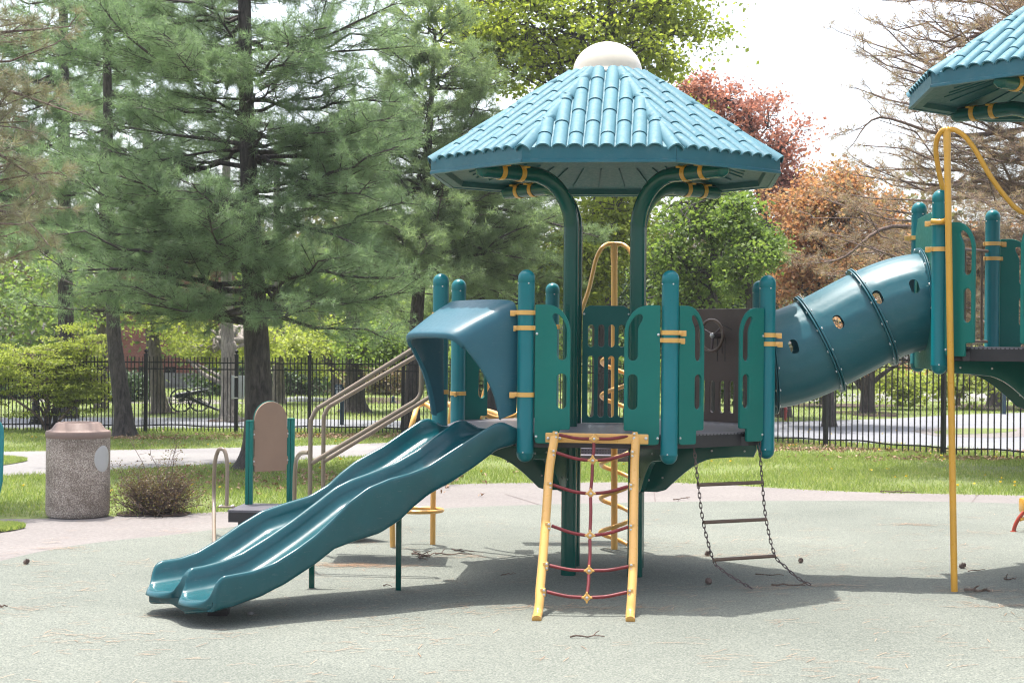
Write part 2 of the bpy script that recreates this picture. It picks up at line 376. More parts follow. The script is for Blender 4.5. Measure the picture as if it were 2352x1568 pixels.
M['concrete'] = ground_mat('pink_concrete', [(0.3, (0.172, 0.157, 0.147)), (0.7, (0.246, 0.226, 0.212))], 25.0, 6, 0.7, (0.82, 0.81, 0.82), 0.15, speck=(180.0, (0.88, 0.88, 0.88), (1.1, 1.08, 1.08)))
M['path'] = ground_mat('grey_concrete', [(0.3, (0.205, 0.194, 0.188)), (0.7, (0.280, 0.266, 0.258))], 18.0, 6, 0.5, (0.78, 0.78, 0.80), 0.15)
M['asphalt'] = ground_mat('faded_asphalt', [(0.3, (0.185, 0.19, 0.205)), (0.7, (0.26, 0.262, 0.28))], 14.0, 6, 0.35, (0.85, 0.85, 0.86), 0.1)
M['lawn'] = ground_mat('lawn_soil', [(0.3, (0.105, 0.145, 0.042)), (0.55, (0.175, 0.215, 0.070)), (0.75, (0.25, 0.225, 0.14))], 22.0, 6, 0.8, (0.72, 0.72, 0.62), 0.6)
M['mulch'] = ground_mat('mulch', [(0.3, (0.035, 0.022, 0.018)), (0.7, (0.12, 0.082, 0.066))], 30.0, 6, 1.2, (0.75, 0.75, 0.75), 0.8)
M['litter'] = leafmat('fallen_needles', [(0.20, 0.10, 0.055), (0.33, 0.19, 0.11), (0.42, 0.30, 0.20)], 0.0)
M['dandelion'] = leafmat('dandelion_heads', [(0.60, 0.40, 0.02), (0.75, 0.55, 0.03)], 0.1)
M['twig'] = bark('dead_twig', (0.10, 0.065, 0.05), (0.26, 0.19, 0.15), 14)
M['joint'] = plastic('joint_dirt', (0.16, 0.125, 0.115), 0.9)
M['brick'] = None
def brickmat():
    m, nt, b = newmat('red_brickwork'); o = coords(nt)
    mp = nt.nodes.new('ShaderNodeMapping'); mp.inputs['Rotation'].default_value = (PI / 2, 0, 0); nt.links.new(o, mp.inputs[0])
    t = nt.nodes.new('ShaderNodeTexBrick'); t.inputs['Scale'].default_value = 5.0
    t.inputs['Color1'].default_value = (0.22, 0.068, 0.048, 1); t.inputs['Color2'].default_value = (0.17, 0.05, 0.038, 1); t.inputs['Mortar'].default_value = (0.22, 0.13, 0.11, 1)
    nt.links.new(mp.outputs[0], t.inputs['Vector']); nt.links.new(t.outputs[0], b.inputs['Base Color']); b.inputs['Roughness'].default_value = 0.9
    return m
M['brick'] = brickmat()

# ------------------------------------------------------------------ a trace of spring haze in the air
hm_ = bpy.data.materials.new('haze_air'); hm_.use_nodes = True; hn = hm_.node_tree; hn.nodes.clear()
hv = hn.nodes.new('ShaderNodeVolumePrincipled'); hv.inputs['Color'].default_value = (0.93, 0.96, 1.0, 1); hv.inputs['Density'].default_value = 0.0006; hv.inputs['Anisotropy'].default_value = 0.0
ho = hn.nodes.new('ShaderNodeOutputMaterial'); hn.links.new(hv.outputs[0], ho.inputs['Volume'])
hb = MB().box((0, 55, 6.25), (190, 200, 14.5)).mesh('haze', hm_, False)
tag(link('haze', hb), kind='stuff')

# ================================================================== SETTING: ground sheets
def sheet(name, pts, z, mat):
    mb = MB(); mb.add([(p[0], p[1], z) for p in pts], [tuple(range(len(pts)))])
    me = bpy.data.meshes.new(name); me.from_pydata(mb.v, [], mb.f); me.update()
    if me.polygons[0].normal.z < 0: me.flip_normals()
    me.materials.append(mat)
    return tag(link(name, me), kind='structure')
def gp(pts): return [G(x, y) for x, y in pts]
sheet('ground', [(-90, -40), (90, -40), (90, 150), (-90, 150)], 0.0, M['lawn'])
# the play surface, its concrete apron and the walk behind
rub_far = [G(x, y) for x, y in [(-60, 1310), (0, 1290), (120, 1263), (250, 1244), (400, 1229), (560, 1208), (760, 1186), (1000, 1170), (1176, 1162), (1500, 1154), (1800, 1151), (2100, 1152), (2352, 1158), (2560, 1168)]]
rub_far = smooth(rub_far, 4)
rubber_pts = [(-9, rub_far[0].y - 0.6), *[(p.x, p.y) for p in rub_far], (12, rub_far[-1].y - 1.5), (13, -4), (-9, -4)]
sheet('play_surface', rubber_pts, 0.008, M['rubber'])
ap_far = smooth([G(x, y) for x, y in [(-60, 1194), (0, 1192.5), (100, 1191), (250, 1186), (420, 1180), (560, 1172), (700, 1158), (860, 1134), (1030, 1113), (1300, 1108.5), (1500, 1108), (1660, 1113), (1800, 1122), (2020, 1131.5), (2352, 1138), (2560, 1146)]], 4)
apron_pts = [(-16, ap_far[0].y), *[(p.x, p.y) for p in ap_far], (14, ap_far[-1].y - 1.5), (14, -5), (-16, -5)]
sheet('concrete_apron', apron_pts, 0.004, M['concrete'])
walk_t = smooth([G(x, y) for x, y in [(-60, 1038), (100, 1036), (400, 1031), (700, 1024), (1000, 1012), (1300, 1000)]], 4)
walk_b = smooth([G(x, y) for x, y in [(1300, 1022), (1000, 1044), (800, 1050), (560, 1062), (250, 1080), (100, 1090), (-60, 1097)]], 4)
sheet('walkway', [(p.x, p.y) for p in walk_t + walk_b], 0.004, M['path'])
isl = smooth(gp([(-60, 1050), (0, 1051), (40, 1053), (64, 1058), (40, 1064), (0, 1070), (-60, 1074)]), 3)
lawn_island = [(p.x, p.y) for p in isl]
sheet('lawn_island', lawn_island, 0.012, M['lawn'])
wed = smooth(gp([(-60, 1200), (0, 1206), (30, 1207), (58, 1212), (40, 1218), (0, 1224), (-60, 1230)]), 3)
sheet('lawn_edge', [(p.x, p.y) for p in wed], 0.012, M['lawn'])
road = gp([(-80, 960), (300, 958), (700, 962), (1000, 968), (1300, 972), (1780, 969), (2040, 962), (2200, 952), (2500, 944)]) + gp([(2700, 1046), (2352, 1040), (2100, 1024), (1890, 1012), (1700, 1000), (1300, 985), (1000, 982), (600, 984), (300, 984), (-80, 984)])
sheet('road', [(p.x, p.y) for p in road], 0.004, M['asphalt'])
sheet('road_island', [(p.x, p.y) for p in smooth(gp([(2145, 992), (2190, 986), (2260, 984), (2320, 986), (2335, 990), (2290, 995), (2200, 998), (2150, 996)]), 3)], 0.012, M['lawn'])
sheet('pavement', [(p.x, p.y) for p in smooth(gp([(2092, 990), (2170, 982), (2300, 984), (2420, 980), (2500, 982), (2500, 1004), (2380, 1002), (2280, 1006), (2150, 1002)]), 3)], 0.008, M['concrete'])
sheet('far_road', [(p.x, p.y) for p in gp([(1700, 905), (2600, 903), (2600, 921), (1700, 922)])], 0.004, M['path'])
sheet('red_walk', [(p.x, p.y) for p in gp([(60, 908), (430, 912), (560, 924), (560, 927), (420, 928), (60, 922)])], 0.004, M['concrete'])
sheet('drive', [(p.x, p.y) for p in smooth(gp([(560, 921), (655, 914), (690, 909), (730, 913), (790, 918), (720, 921), (640, 923)]), 3)], 0.006, M['asphalt'])
sheet('planting_bed', [(p.x, p.y) for p in smooth(gp([(560, 926), (660, 922), (860, 926), (1100, 928), (1300, 926), (1300, 915), (560, 913)]), 3)], 0.003, M['mulch'])
def bed(cx, cy, w, h, z=0.014):
    a, b = G(cx - w / 2, cy), G(cx + w / 2, cy); c, d = G(cx, cy - h / 2), G(cx, cy + h / 2)
    m_ = (a + b) / 2; rx = (b - a).length / 2; ry = (c - d).length / 2
    n = 28
    pts = []
    for k in range(n):
        t = 2 * PI * k / n; q = 1 + 0.12 * math.sin(3 * t + cx) + 0.08 * math.sin(5 * t)
        pts.append((m_.x + rx * q * math.cos(t), m_.y + ry * q * math.sin(t)))
    return sheet('mulch_bed', pts, z, M['mulch'])
for a in [(1992, 950, 130, 12), (1930, 931, 320, 8), (2290, 936, 200, 12), (355, 1180, 170, 16), (285, 1003, 60, 6), (815, 946, 80, 6), (525, 966, 90, 8), (365, 948, 80, 6), (1880, 1030, 260, 5)]: bed(*a)
mb = MB()                                          # expansion joints of the apron: shallow dark grooves
for (x1, y1, x2, y2) in [(2246, 1137, 2232, 1154), (1500, 1108, 1505, 1154), (1160, 1135, 1240, 1160), (700, 1160, 690, 1194)]:
    a, b_ = G(x1, y1), G(x2, y2); t = (b_ - a).normalized(); n_ = Vector((-t.y, t.x, 0)) * 0.006
    mb.add([(a + n_)[:2] + (0.0065,), (b_ + n_)[:2] + (0.0065,), (b_ - n_)[:2] + (0.0065,), (a - n_)[:2] + (0.0065,)], [(3, 2, 1, 0)])
tag(mb.build('expansion_joint', M['joint']), kind='structure')

# ================================================================== FENCES
def fence(name, label, A, B, post_at, pitch, hgt, post_h, gr):
    A = Vector((A[0], A[1], 0)); B = Vector((B[0], B[1], 0)); d = (B - A); L = d.length; d = d.normalized()
    t = thing(name, label, 'fence', A, math.atan2(d.y, d.x), gr)
    pk = MB().box((0, 0, hgt / 2 + 0.02), (0.016, 0.016, hgt)); pk.add([(-.008, -.008, hgt + .02), (.008, -.008, hgt + .02), (.008, .008, hgt + .02), (-.008, .008, hgt + .02), (0, 0, hgt + .04)], [(0, 1, 4), (1, 2, 4), (2, 3, 4), (3, 0, 4)])
    pkm = pk.mesh('picket', M['black'], False)
    pm = MB().box((0, 0, post_h / 2), (0.062, 0.062, post_h)).box((0, 0, post_h + .01), (0.078, 0.078, 0.02)).mesh('fence_post', M['black'], False)
    fm = MB().lathe([(0.0, 0.02), (0.022, 0.02), (0.012, 0.04), (0.030, 0.055), (0.036, 0.075), (0.024, 0.10), (0.0, 0.112)], (0, 0, post_h), 10).mesh('finial', M['black'])
    x = pitch / 2; jit = random.Random(3)
    ps = sorted(post_at)
    while x < L:
        if all(abs(x - p) > 0.04 for p in ps):
            o = link('picket', pkm, t, Matrix.Translation((x, 0, jit.uniform(-.012, .012))) @ Matrix.Rotation(jit.uniform(-.006, .006), 4, 'Y'), False)
        x += pitch
    for p in ps:
        o = link('fence_post', pm, t, Matrix.Translation((p, 0, 0)), False); link('finial', fm, o, None, False)
    for z, hh in ((hgt - 0.07, .022), (hgt - 0.185, .022), (0.12, .022)):
        pts = []
        for k in range(61):
            xx = L * k / 60; pts.append((xx, 0.009, z + (0.012 * math.sin(xx * 2.1) + 0.01 * math.sin(xx * 5.3)) * (1 if z < .3 else .12)))
        mb = MB()
        for a_, b_ in zip(pts[:-1], pts[1:]):
            mb.add([(q[0], q[1] + dy, q[2] + dz) for q in (a_, b_) for dy in (0, .012) for dz in (-hh / 2, hh / 2)], [(0, 4, 5, 1), (2, 3, 7, 6), (1, 5, 7, 3), (0, 2, 6, 4)])
        link('rail', mb.mesh('rail', M['black'], False), t, None, False)
    return t
YF = G(540, 994.5).y
corner = (2.3, YF)
ax0 = P(0, 995, YF).x - 0.8
lp = [P(px, 995, YF).x - ax0 for px in (-10, 128, 334, 542, 710, 925, 1130, 1330)]
fence('iron_fence', 'straight run of black iron picket fence behind the left lawn and the trash can', (ax0, YF), corner, lp, 0.0655, 1.31, 1.37, 'black iron fences')
e1, e2 = G(1781, 1019), G(2351, 1057)
dd = (Vector((e2.x, e2.y, 0)) - Vector((e1.x, e1.y, 0))).normalized()
k0 = (YF - e1.y) / dd.y
B0 = (e1.x + dd.x * k0, YF); B1 = (e2.x + dd.x * 1.2, e2.y + dd.y * 1.2)
def along(px, py):
    g = G(px, py); return (Vector((g.x, g.y, 0)) - Vector((B0[0], B0[1], 0))).dot(dd)
fence('iron_fence', 'angled run of black iron picket fence coming forward under the tunnel tube on the right', B0, B1, [0.0, along(1635, 1010), along(1891, 1027), along(2162, 1045), along(2162, 1045) + 2.0], 0.105, 1.50, 1.58, 'black iron fences')

# ================================================================== PLAY TOWERS
CACHE = {}
def cached(key, fn):
    if key not in CACHE: CACHE[key] = fn()
    return CACHE[key]
# ---- roof geometry (tower frame, z = 0 at the ground of the left tower)
EAVE_AP = 1.198; EZ = 2.917; RING_AP = 0.245; RZ = 3.585
PHI = math.atan2(RZ - EZ, EAVE_AP - RING_AP); SL = (EAVE_AP - RING_AP) / math.cos(PHI); PITCH = 0.1034
def facetM(i):
    a = math.radians(45 + 45 * i); n = Vector((math.cos(a), math.sin(a), 0)); t = Vector((-math.sin(a), math.cos(a), 0))
    o = n * EAVE_AP + Vector((0, 0, EZ)); vdir = -n * math.cos(PHI) + Vector((0, 0, math.sin(PHI))); nn = n * math.sin(PHI) + Vector((0, 0, math.cos(PHI)))
    return Matrix(((t.x, vdir.x, nn.x, o.x), (t.y, vdir.y, nn.y, o.y), (t.z, vdir.z, nn.z, o.z), (0, 0, 0, 1)))
def prof(a, k=1.0): return (-0.0475 * math.cos(a) * k, 0.034 * math.sin(a) * k)
def tile_mesh(u0, v0, v1):
    vs = []; fs = []; n = 9
    for v, k, dz in ((v0, 1.0, 0.0036), (v0 + 0.012, 1.0, 0.0044), ((v0 + v1) / 2, 0.985, 0.003), (v1, 0.955, -0.003)):
        for j in range(n):
            x, h = prof(PI * j / (n - 1), k); vs.append((u0 + x, v, h + dz))
    for r in range(3):
        for j in range(n - 1):
            a = r * n + j; fs.append((a, a + 1, a + 1 + n, a + n))
    b = len(vs)
    for j in range(n):                                           # thickness at the lower end
        x, h = prof(PI * j / (n - 1), 0.86); vs.append((u0 + x, v0 + 0.001, h - 0.002))
    for j in range(n - 1): fs.append((b + j, b + j + 1, j + 1, j))
    for j in range(n):
        x, h = prof(PI * j / (n - 1), 0.86); vs.append((u0 + x, v0 + 0.05, h - 0.006))
    for j in range(n - 1): fs.append((b + n + j, b + n + j + 1, b + j + 1, b + j))
    me = bpy.data.meshes.new('tile'); me.from_pydata(vs, [], fs); me.update()
    return finish(me, M['roof'], True, 50)
def roof_tiles():
    out = []
    for c in range(-4, 4):
        u0 = (c + 0.5) * PITCH; vmax = min(SL, (EAVE_AP - (abs(u0) - 0.012) / math.tan(PI / 8)) / math.cos(PHI))
        j = [-0.014]; L = 0.326; q = 0.155 if (c % 2 == 0) else 0.318
        while q < vmax - 0.05: j.append(q); q += L
        j.append(vmax)
        for a, b in zip(j[:-1], j[1:]): out.append(tile_mesh(u0, a, b + (0.012 if b != vmax else 0)))
    return out
def roof_sheet():
    mb = MB(); vs = []
    for R_, z in ((EAVE_AP / math.cos(PI / 8), EZ), (RING_AP / math.cos(PI / 8), RZ), (RING_AP / math.cos(PI / 8) - .02, RZ - .02), (EAVE_AP / math.cos(PI / 8) - .02, EZ - .02)):
        vs += [vert(i, R_, z) for i in range(8)]
    fs = []
    for r in range(3):
        for i in range(8): fs.append((r * 8 + i, r * 8 + (i + 1) % 8, (r + 1) * 8 + (i + 1) % 8, (r + 1) * 8 + i))
    mb.add(vs, fs); return mb.mesh('roof', M['roof'], False)
def ridge_mesh(k):
    """three lengths of the rounded hip tile on corner 0"""
    R0 = EAVE_AP / math.cos(PI / 8); R1 = RING_AP / math.cos(PI / 8) + 0.01
    j = [-0.012, 0.30, 0.62, 1.0]; a, b = j[k], j[k + 1]
    A = vert(0, R0 + (R1 - R0) * a, EZ + (RZ - EZ) * a); B = vert(0, R0 + (R1 - R0) * b, EZ + (RZ - EZ) * b)
    d = (B - A).normalized(); s = Vector((-math.sin(PI / 8), math.cos(PI / 8), 0)); up = s.cross(d) * -1
    if up.z < 0: up = -up
    mb = MB(); vs = []; fs = []; n = 11
    for q, kk, dz in ((0, 1.0, 0.004), (0.5, .98, 0.001), (1.0, .93, -0.004)):
        p = A.lerp(B, q)
        for i in range(n):
            x, h = prof(PI * i / (n - 1), kk * 1.12); vs.append(p + s * x * 1.05 + up * (h + dz - 0.006 - abs(x) * 0.30))
    for r in range(2):
        for i in range(n - 1):
            a_ = r * n + i; fs.append((a_, a_ + 1, a_ + 1 + n, a_ + n))
    b_ = len(vs)
    for i in range(n):
        x, h = prof(PI * i / (n - 1), .97); vs.append(A + s * x * 1.05 + up * (h - 0.010 - abs(x) * .30))
    for i in range(n - 1): fs.append((b_ + i, b_ + i + 1, i + 1, i))
    mb.add(vs, fs); return mb.mesh('ridge_tile', M['roof'], True, 50)
def fascia_mesh():
    """one side of the eave: upright band whose top edge follows the barrel ends, with a small lip below"""
    mb = MB(); hw = EAVE_AP * math.tan(PI / 8); N = 100; vs = []; fs = []
    for k in range(N + 1):
        u = -hw + 2 * hw * k / N
        c = round(u / PITCH - 0.5); du = u - (c + 0.5) * PITCH; h = 0.0
        if -4 <= c <= 3 and abs(du) < 0.0475: h = 0.034 * (1 - (du / 0.0475) ** 2) ** 0.5
        du = hw - abs(u)
        if du < 0.05: h = max(h, 0.030 * (1 - (du / 0.05) ** 2) ** 0.5)
        zt = EZ + h * 1.16 - 0.001
        vs += [(u * 1.004, EAVE_AP + 0.007, zt), (u * 1.004, EAVE_AP + 0.007, EZ - 0.075), (u * 1.008, EAVE_AP + 0.014, EZ - 0.082), (u * 1.008, EAVE_AP + 0.014, EZ - 0.099), (u * 0.985, EAVE_AP - 0.016, EZ - 0.099), (u * 0.985, EAVE_AP - 0.016, zt)]
    for k in range(N):
        for j in range(5):
            a = k * 6 + j; fs.append((a, a + 6, a + 7, a + 1))
        fs.append((k * 6 + 5, k * 6 + 11, k * 6 + 6, k * 6))
    M_ = Matrix(((0, -1, 0, 0), (1, 0, 0, 0), (0, 0, 1, 0), (0, 0, 0, 1)))
    me = bpy.data.meshes.new('fascia')
    vs = [(y, x, z) for x, y, z in vs]                             # outwards = +x
    me.from_pydata(vs, [], [tuple(reversed(f)) for f in fs]); me.update()
    return finish(me, M['fascia'], True, 30)
def soffit_mesh():
    mb = MB(); prof_ = [(1.180, EZ - .094), (1.115, EZ - .090), (1.105, EZ - .052), (0.98, EZ - .035), (0.55, EZ + .10), (0.40, EZ + .13), (0.16, EZ + .20), (0.02, EZ + .21)]
    c8 = math.cos(PI / 8); vs = []; fs = []
    for r, z in prof_: vs += [vert(i, r / c8, z) for i in range(8)]
    for q in range(len(prof_) - 1):
        for i in range(8): fs.append((q * 8 + i, (q + 1) * 8 + i, (q + 1) * 8 + (i + 1) % 8, q * 8 + (i + 1) % 8))
    mb.add(vs, fs)
    for i in range(8):                                             # moulded ribs under each side
        for u in (-.24, -.08, .08, .24):
            a = face(i, 0, u * 1.25, EZ - .040, 0.985); b = face(i, 0, u * 0.85, EZ + .062, 0.66)
            d = (b - a); t = Vector((-math.sin(math.radians(45 + 45 * i)), math.cos(math.radians(45 + 45 * i)), 0)) * 0.0045; dn = Vector((0, 0, -0.006)); up_ = Vector((0, 0, .012))
            mb.add([a - t + up_, a + t + up_, b + t + up_, b - t + up_, a - t * .7 + dn, a + t * .7 + dn, b + t * .7 + dn, b - t * .7 + dn], [(4, 5, 6, 7), (0, 4, 7, 3), (1, 2, 6, 5), (0, 1, 5, 4), (2, 3, 7, 6)])
    return mb.mesh('soffit', M['soffit'], True, 15)
def dome_mesh():
    mb = MB(); p = [(0.272, RZ - .028), (0.272, RZ - .006), (0.258, RZ - .002)] + [(0.252 * math.cos(a), RZ - .002 + 0.238 * math.sin(a) ** 0.95) for a in [PI / 2 * k / 14 for k in range(1, 14)]] + [(0.0, RZ + 0.236)]
    mb.lathe(p, n=48); return mb.mesh('dome', M['dome'], True, 60)
def ring_mesh():
    return MB().lathe([(0.262, RZ - 0.05), (0.286, RZ - .046), (0.286, RZ - .024), (0.262, RZ - .020)], n=40, cap=False).mesh('collar', M['roof'])

# ---- moulded panels
K = 0.232 / 240.0
def panel_outline(mirror):
    o = [(6, 925), (2, 900), (0, 872), (0, 8), (2, 2), (8, 0), (86, 0), (120, 6), (152, 20), (182, 44), (206, 76), (224, 112), (235, 146), (240, 178), (240, 826), (237, 837), (228, 842), (178, 843), (170, 847), (167, 856), (167, 922), (163, 932), (152, 936), (32, 936), (16, 932)]
    h1 = [(118, 84), (120, 70), (130, 62), (146, 62), (164, 72), (186, 96), (203, 128), (212, 160), (215, 190), (215, 340), (211, 355), (200, 368), (182, 373), (164, 368), (154, 355), (150, 340), (150, 172), (146, 150), (136, 126), (124, 106)]
    h2 = [(x, y) for x, y in stadium(182, 582, 65, 238)]
    f = lambda pts: [((-x if mirror else x) * K, -y * K) for x, y in pts]
    return f(o), [f(h1), f(h2)]
def panel_mesh(mirror):
    o, h = panel_outline(mirror); return plate('panel', o, h, 0.022, 0.004, M['panel'])
def capsule_post():
    r = 0.0553; z0, z1 = 0.868, 2.126
    mb = MB(); p = [(0, z0)] + [(r * math.sin(a), z0 + r - r * math.cos(a)) for a in [PI / 2 * k / 6 for k in range(1, 7)]]
    p += [(r * 1.02, z0 + r + .001), (r * 1.02, z0 + r + 0.012), (r, z0 + r + .014), (r, z1 - r - 0.03)]
    mb.lathe(p, n=28); return mb.mesh('post', M['post'], True, 50)
def post_cap():
    r = 0.0565; z1 = 2.126; mb = MB()
    p = [(r - .002, z1 - r - .031), (r, z1 - r - 0.028), (r, z1 - r)] + [(r * math.cos(a), z1 - r + r * math.sin(a)) for a in [PI / 2 * k / 7 for k in range(1, 7)]] + [(0, z1)]
    mb.lathe(p, n=28); return mb.mesh('post_cap', M['post'], True, 50)
def clamp_mesh():
    mb = MB(); mb.lathe([(0.0545, -.015), (0.0615, -.015), (0.0615, .015), (0.0545, .015), (0.0545, -.015)], n=28, cap=False)
    mb.box((0.066, 0, 0), (0.022, 0.045, 0.030), bev=.004).box((-0.064, 0, 0), (0.014, 0.030, 0.028), bev=.003)
    mb.box((0.088, 0.008, -0.004), (0.036, 0.016, 0.038), bev=.004)
    return mb.mesh('clamp', M['yellow'], True, 30)
def bolt_mesh(): return MB().bolt((0, 0, 0), (0, 0, 1), .0095).mesh('bolt', M['steel'])
def column_path(sx, sy, zlow):
    c = 0.235; rb = 0.36; zt = 2.815; pts = [(sx * c, sy * c, zlow), (sx * c, sy * c, 1.2 + zlow * .5), (sx * c, sy * c, zt - rb - .05)]
    d = Vector((sx, sy, 0)).normalized()
    for k in range(0, 11):
        a = PI / 2 * k / 10; pts.append(Vector((sx * c, sy * c, zt - rb)) + d * rb * (1 - math.cos(a)) + Vector((0, 0, rb * math.sin(a))))
    e = Vector((sx * .80, sy * .80, zt)); pts += [e - d * .05, e]
    return pts, d, e
def bracket_outline():
    """knee bracket in a vertical plane, x outwards from the column, y up (0 = deck underside)"""
    o = [(0.0, 0.0), (0.86, 0.0), (0.86, -0.035), (0.84, -0.085), (0.72, -0.088), (0.60, -0.100)]
    o += [(0.60 - 0.38 * (k / 8), -0.100 - 0.235 * (1 - math.cos(PI / 2 * (k / 8)))) for k in range(1, 9)]
    o += [(0.16, -0.352), (0.06, -0.352), (0.0, -0.33)]
    return o
def deck_mesh():
    mb = MB(); R = RD - 0.02; vs = [vert(i, R, z) for z in (1.045, 1.060) for i in range(8)]
    mb.add(vs, [tuple(8 + i for i in range(8)), tuple(7 - i for i in range(8))] + [(i, (i + 1) % 8, 8 + (i + 1) % 8, 8 + i) for i in range(8)])
    return mb.mesh('deck', M['deck'], False)
def skirt_mesh():
    mb = MB(); R = RD - 0.024
    for R_, a, b in ((R, .965, 1.0445),):
        vs = [vert(i, R_, z) for z in (a, b) for i in range(8)] + [vert(i, R_ - .03, z) for z in (a, b) for i in range(8)]
        fs = [(i, (i + 1) % 8, 8 + (i + 1) % 8, 8 + i) for i in range(8)] + [(16 + (i + 1) % 8, 16 + i, 24 + i, 24 + (i + 1) % 8) for i in range(8)] + [(i, 16 + i, 16 + (i + 1) % 8, (i + 1) % 8) for i in range(8)]
        mb.add(vs, fs)
    for s in (-0.6, -0.2, .2, .6): mb.box((0, s, 0.995), (2.0, 0.03, 0.06))
    return mb.mesh('deck_frame', M['dark'], False)

def tower(label, C, raise_, opts):
    t = thing('play_tower', label, 'play tower', (C[0], C[1], 0), -TH, 'teal play towers with tiled roofs')
    R_ = Matrix.Translation((0, 0, raise_))
    def put(name, me, parent=t, Mx=Matrix.Identity(4)): return link(name, me, parent, Mx, False)
    # columns
    for sx in (-1, 1):
        for sy in (-1, 1):
            pts, d, e = column_path(sx, sy, -raise_)
            mb = MB().tube(smooth(pts, 3), .0545, 22); mb.ball(e, .0545, 16)
            for z in (1.92, 1.88): mb.bolt(Vector((sx * .235 - .02, sy * .235 - .054, z)), (0, -1, 0), .007)
            co = put('column', mb.mesh('column', M['column'], True, 40), t, R_)
            for q in (0.30, 0.13):
                p = e - d * (q + .02); mb = MB().tube([p - d * .019, p + d * .019], .059, 20, True)
                side = Vector((-d.y, d.x, 0))
                for sg in (-1, 1): mb.box((0, 0, 0), (.05, .035, .012), Matrix.Translation(p + side * sg * .070 + Vector((0, 0, .036))) @ Matrix.Rotation(math.atan2(side.y, side.x), 4, 'Z'), .003)
                o = put('arm_clamp', mb.mesh('arm_clamp', M['pole'], True, 35), co)
    # roof
    ro = put('roof', cached('roof', roof_sheet), t, R_)
    tiles = cached('tiles', lambda: roof_tiles()); rid = cached('ridge', lambda: [ridge_mesh(k) for k in range(3)])
    for i in range(8):
        for me in tiles: put('tile', me, ro, facetM(i))
        for me in rid: put('ridge_tile', me, ro, Matrix.Rotation(math.radians(45 * i), 4, 'Z'))
        put('fascia', cached('fascia', fascia_mesh), ro, Matrix.Rotation(math.radians(45 + 45 * i), 4, 'Z'))
    put('soffit', cached('soffit', soffit_mesh), ro); put('collar', cached('collar', ring_mesh), ro); put('dome', cached('dome', dome_mesh), ro)
    # deck
    put('deck', cached('deck', deck_mesh), t, R_); put('deck_frame', cached('skirt', skirt_mesh), t, R_)
    bm_ = cached('bracket', lambda: plate('bracket', bracket_outline(), [], 0.034, 0.005, M['column']))
    for i in range(8):
        v = vert(i); sx, sy = (1 if v.x > 0 else -1), (1 if v.y > 0 else -1); c = Vector((sx * .235, sy * .235, 0))
        d = (Vector((v.x, v.y, 0)) - c).normalized(); s = Vector((0, 0, 1)).cross(d) * -1
        Mx = Matrix(((d.x, 0, s.x, c.x), (d.y, 0, s.y, c.y), (0, 1, 0, 0.962), (0, 0, 0, 1)))
        o = put('bracket', bm_, t, R_ @ Mx)
        mb = MB()
        for x, y in ((0.10, -.27), (.20, -.25), (.55, -.05), (.78, -.045)):
            for sg in (-1, 1): mb.bolt((x, y, .017 * sg), (0, 0, sg), .008)
        put('bracket_bolts', mb.mesh('bracket_bolts', M['steel']), o)
    # posts
    for i in range(8):
        v = vert(i); o = put('post', cached('post', capsule_post), t, R_ @ Matrix.Translation(v)); put('post_cap', cached('cap', post_cap), o)
        b = Vector((0, 0, 2.025)); mb = MB()
        for a in (200, 290): mb.bolt((math.cos(math.radians(a)) * .055, math.sin(math.radians(a)) * .055, 2.035), (math.cos(math.radians(a)), math.sin(math.radians(a)), 0), .006)
        mb.bolt((math.cos(math.radians(260)) * .055, math.sin(math.radians(260)) * .055, .935), (math.cos(math.radians(260)), math.sin(math.radians(260)), 0), .006)
        put('post_bolts', mb.mesh('post_bolts', M['steel']), o)
        for z, ang in opts['clamps'].get(i, []):
            put('clamp', cached('clamp', clamp_mesh), o, Matrix.Translation((0, 0, z)) @ Matrix.Rotation(math.radians(ang), 4, 'Z'))
    # openings with a moulded panel on each side
    for i in opts['panels']:
        Fm = fframe(i, 0.020)
        hw = EDGE / 2
        for mir in (False, True):
            x0 = -hw + 0.062 if not mir else hw - 0.062
            if i == 6: x0 += -0.004
            o = put('panel', cached(('panel', mir), lambda: panel_mesh(mir)), t, R_ @ Fm @ Matrix.Translation((x0, 1.898, 0)))
            sg = -1 if mir else 1
            for y in (-.19, -.86): put('bolt', cached('bolt', bolt_mesh), o, Matrix.Translation((sg * .012, y, .011)))
    return t, put, R_

cl1 = {5: [(1.845, 170), (1.745, 160), (1.31, 185)], 6: [(1.722, 0), (1.672, 20)], 7: [(1.715, 15), (1.655, 0)], 4: [(1.30, 80), (1.84, 100)], 3: [(1.26, -100)], 0: [(1.78, 120)], 2: [(1.78, -60)], 1: [(1.80, -60)]}
T1, put1, R1 = tower('left teal play tower with full tiled roof and cream dome, holding the double slide', C1, 0.0, dict(clamps=cl1, panels=[5, 6, 2]))
cl2 = {4: [(1.90, 150), (1.72, 190)], 3: [(1.86, 180)], 2: [(1.86, 0), (1.745, 10)], 5: [(1.84, 170), (1.7, 160)]}
T2, put2, R2 = tower('right teal play tower cut off by the photo edge, higher deck behind the amber pole', C2, RAISE, dict(clamps=cl2, panels=[4, 1]))

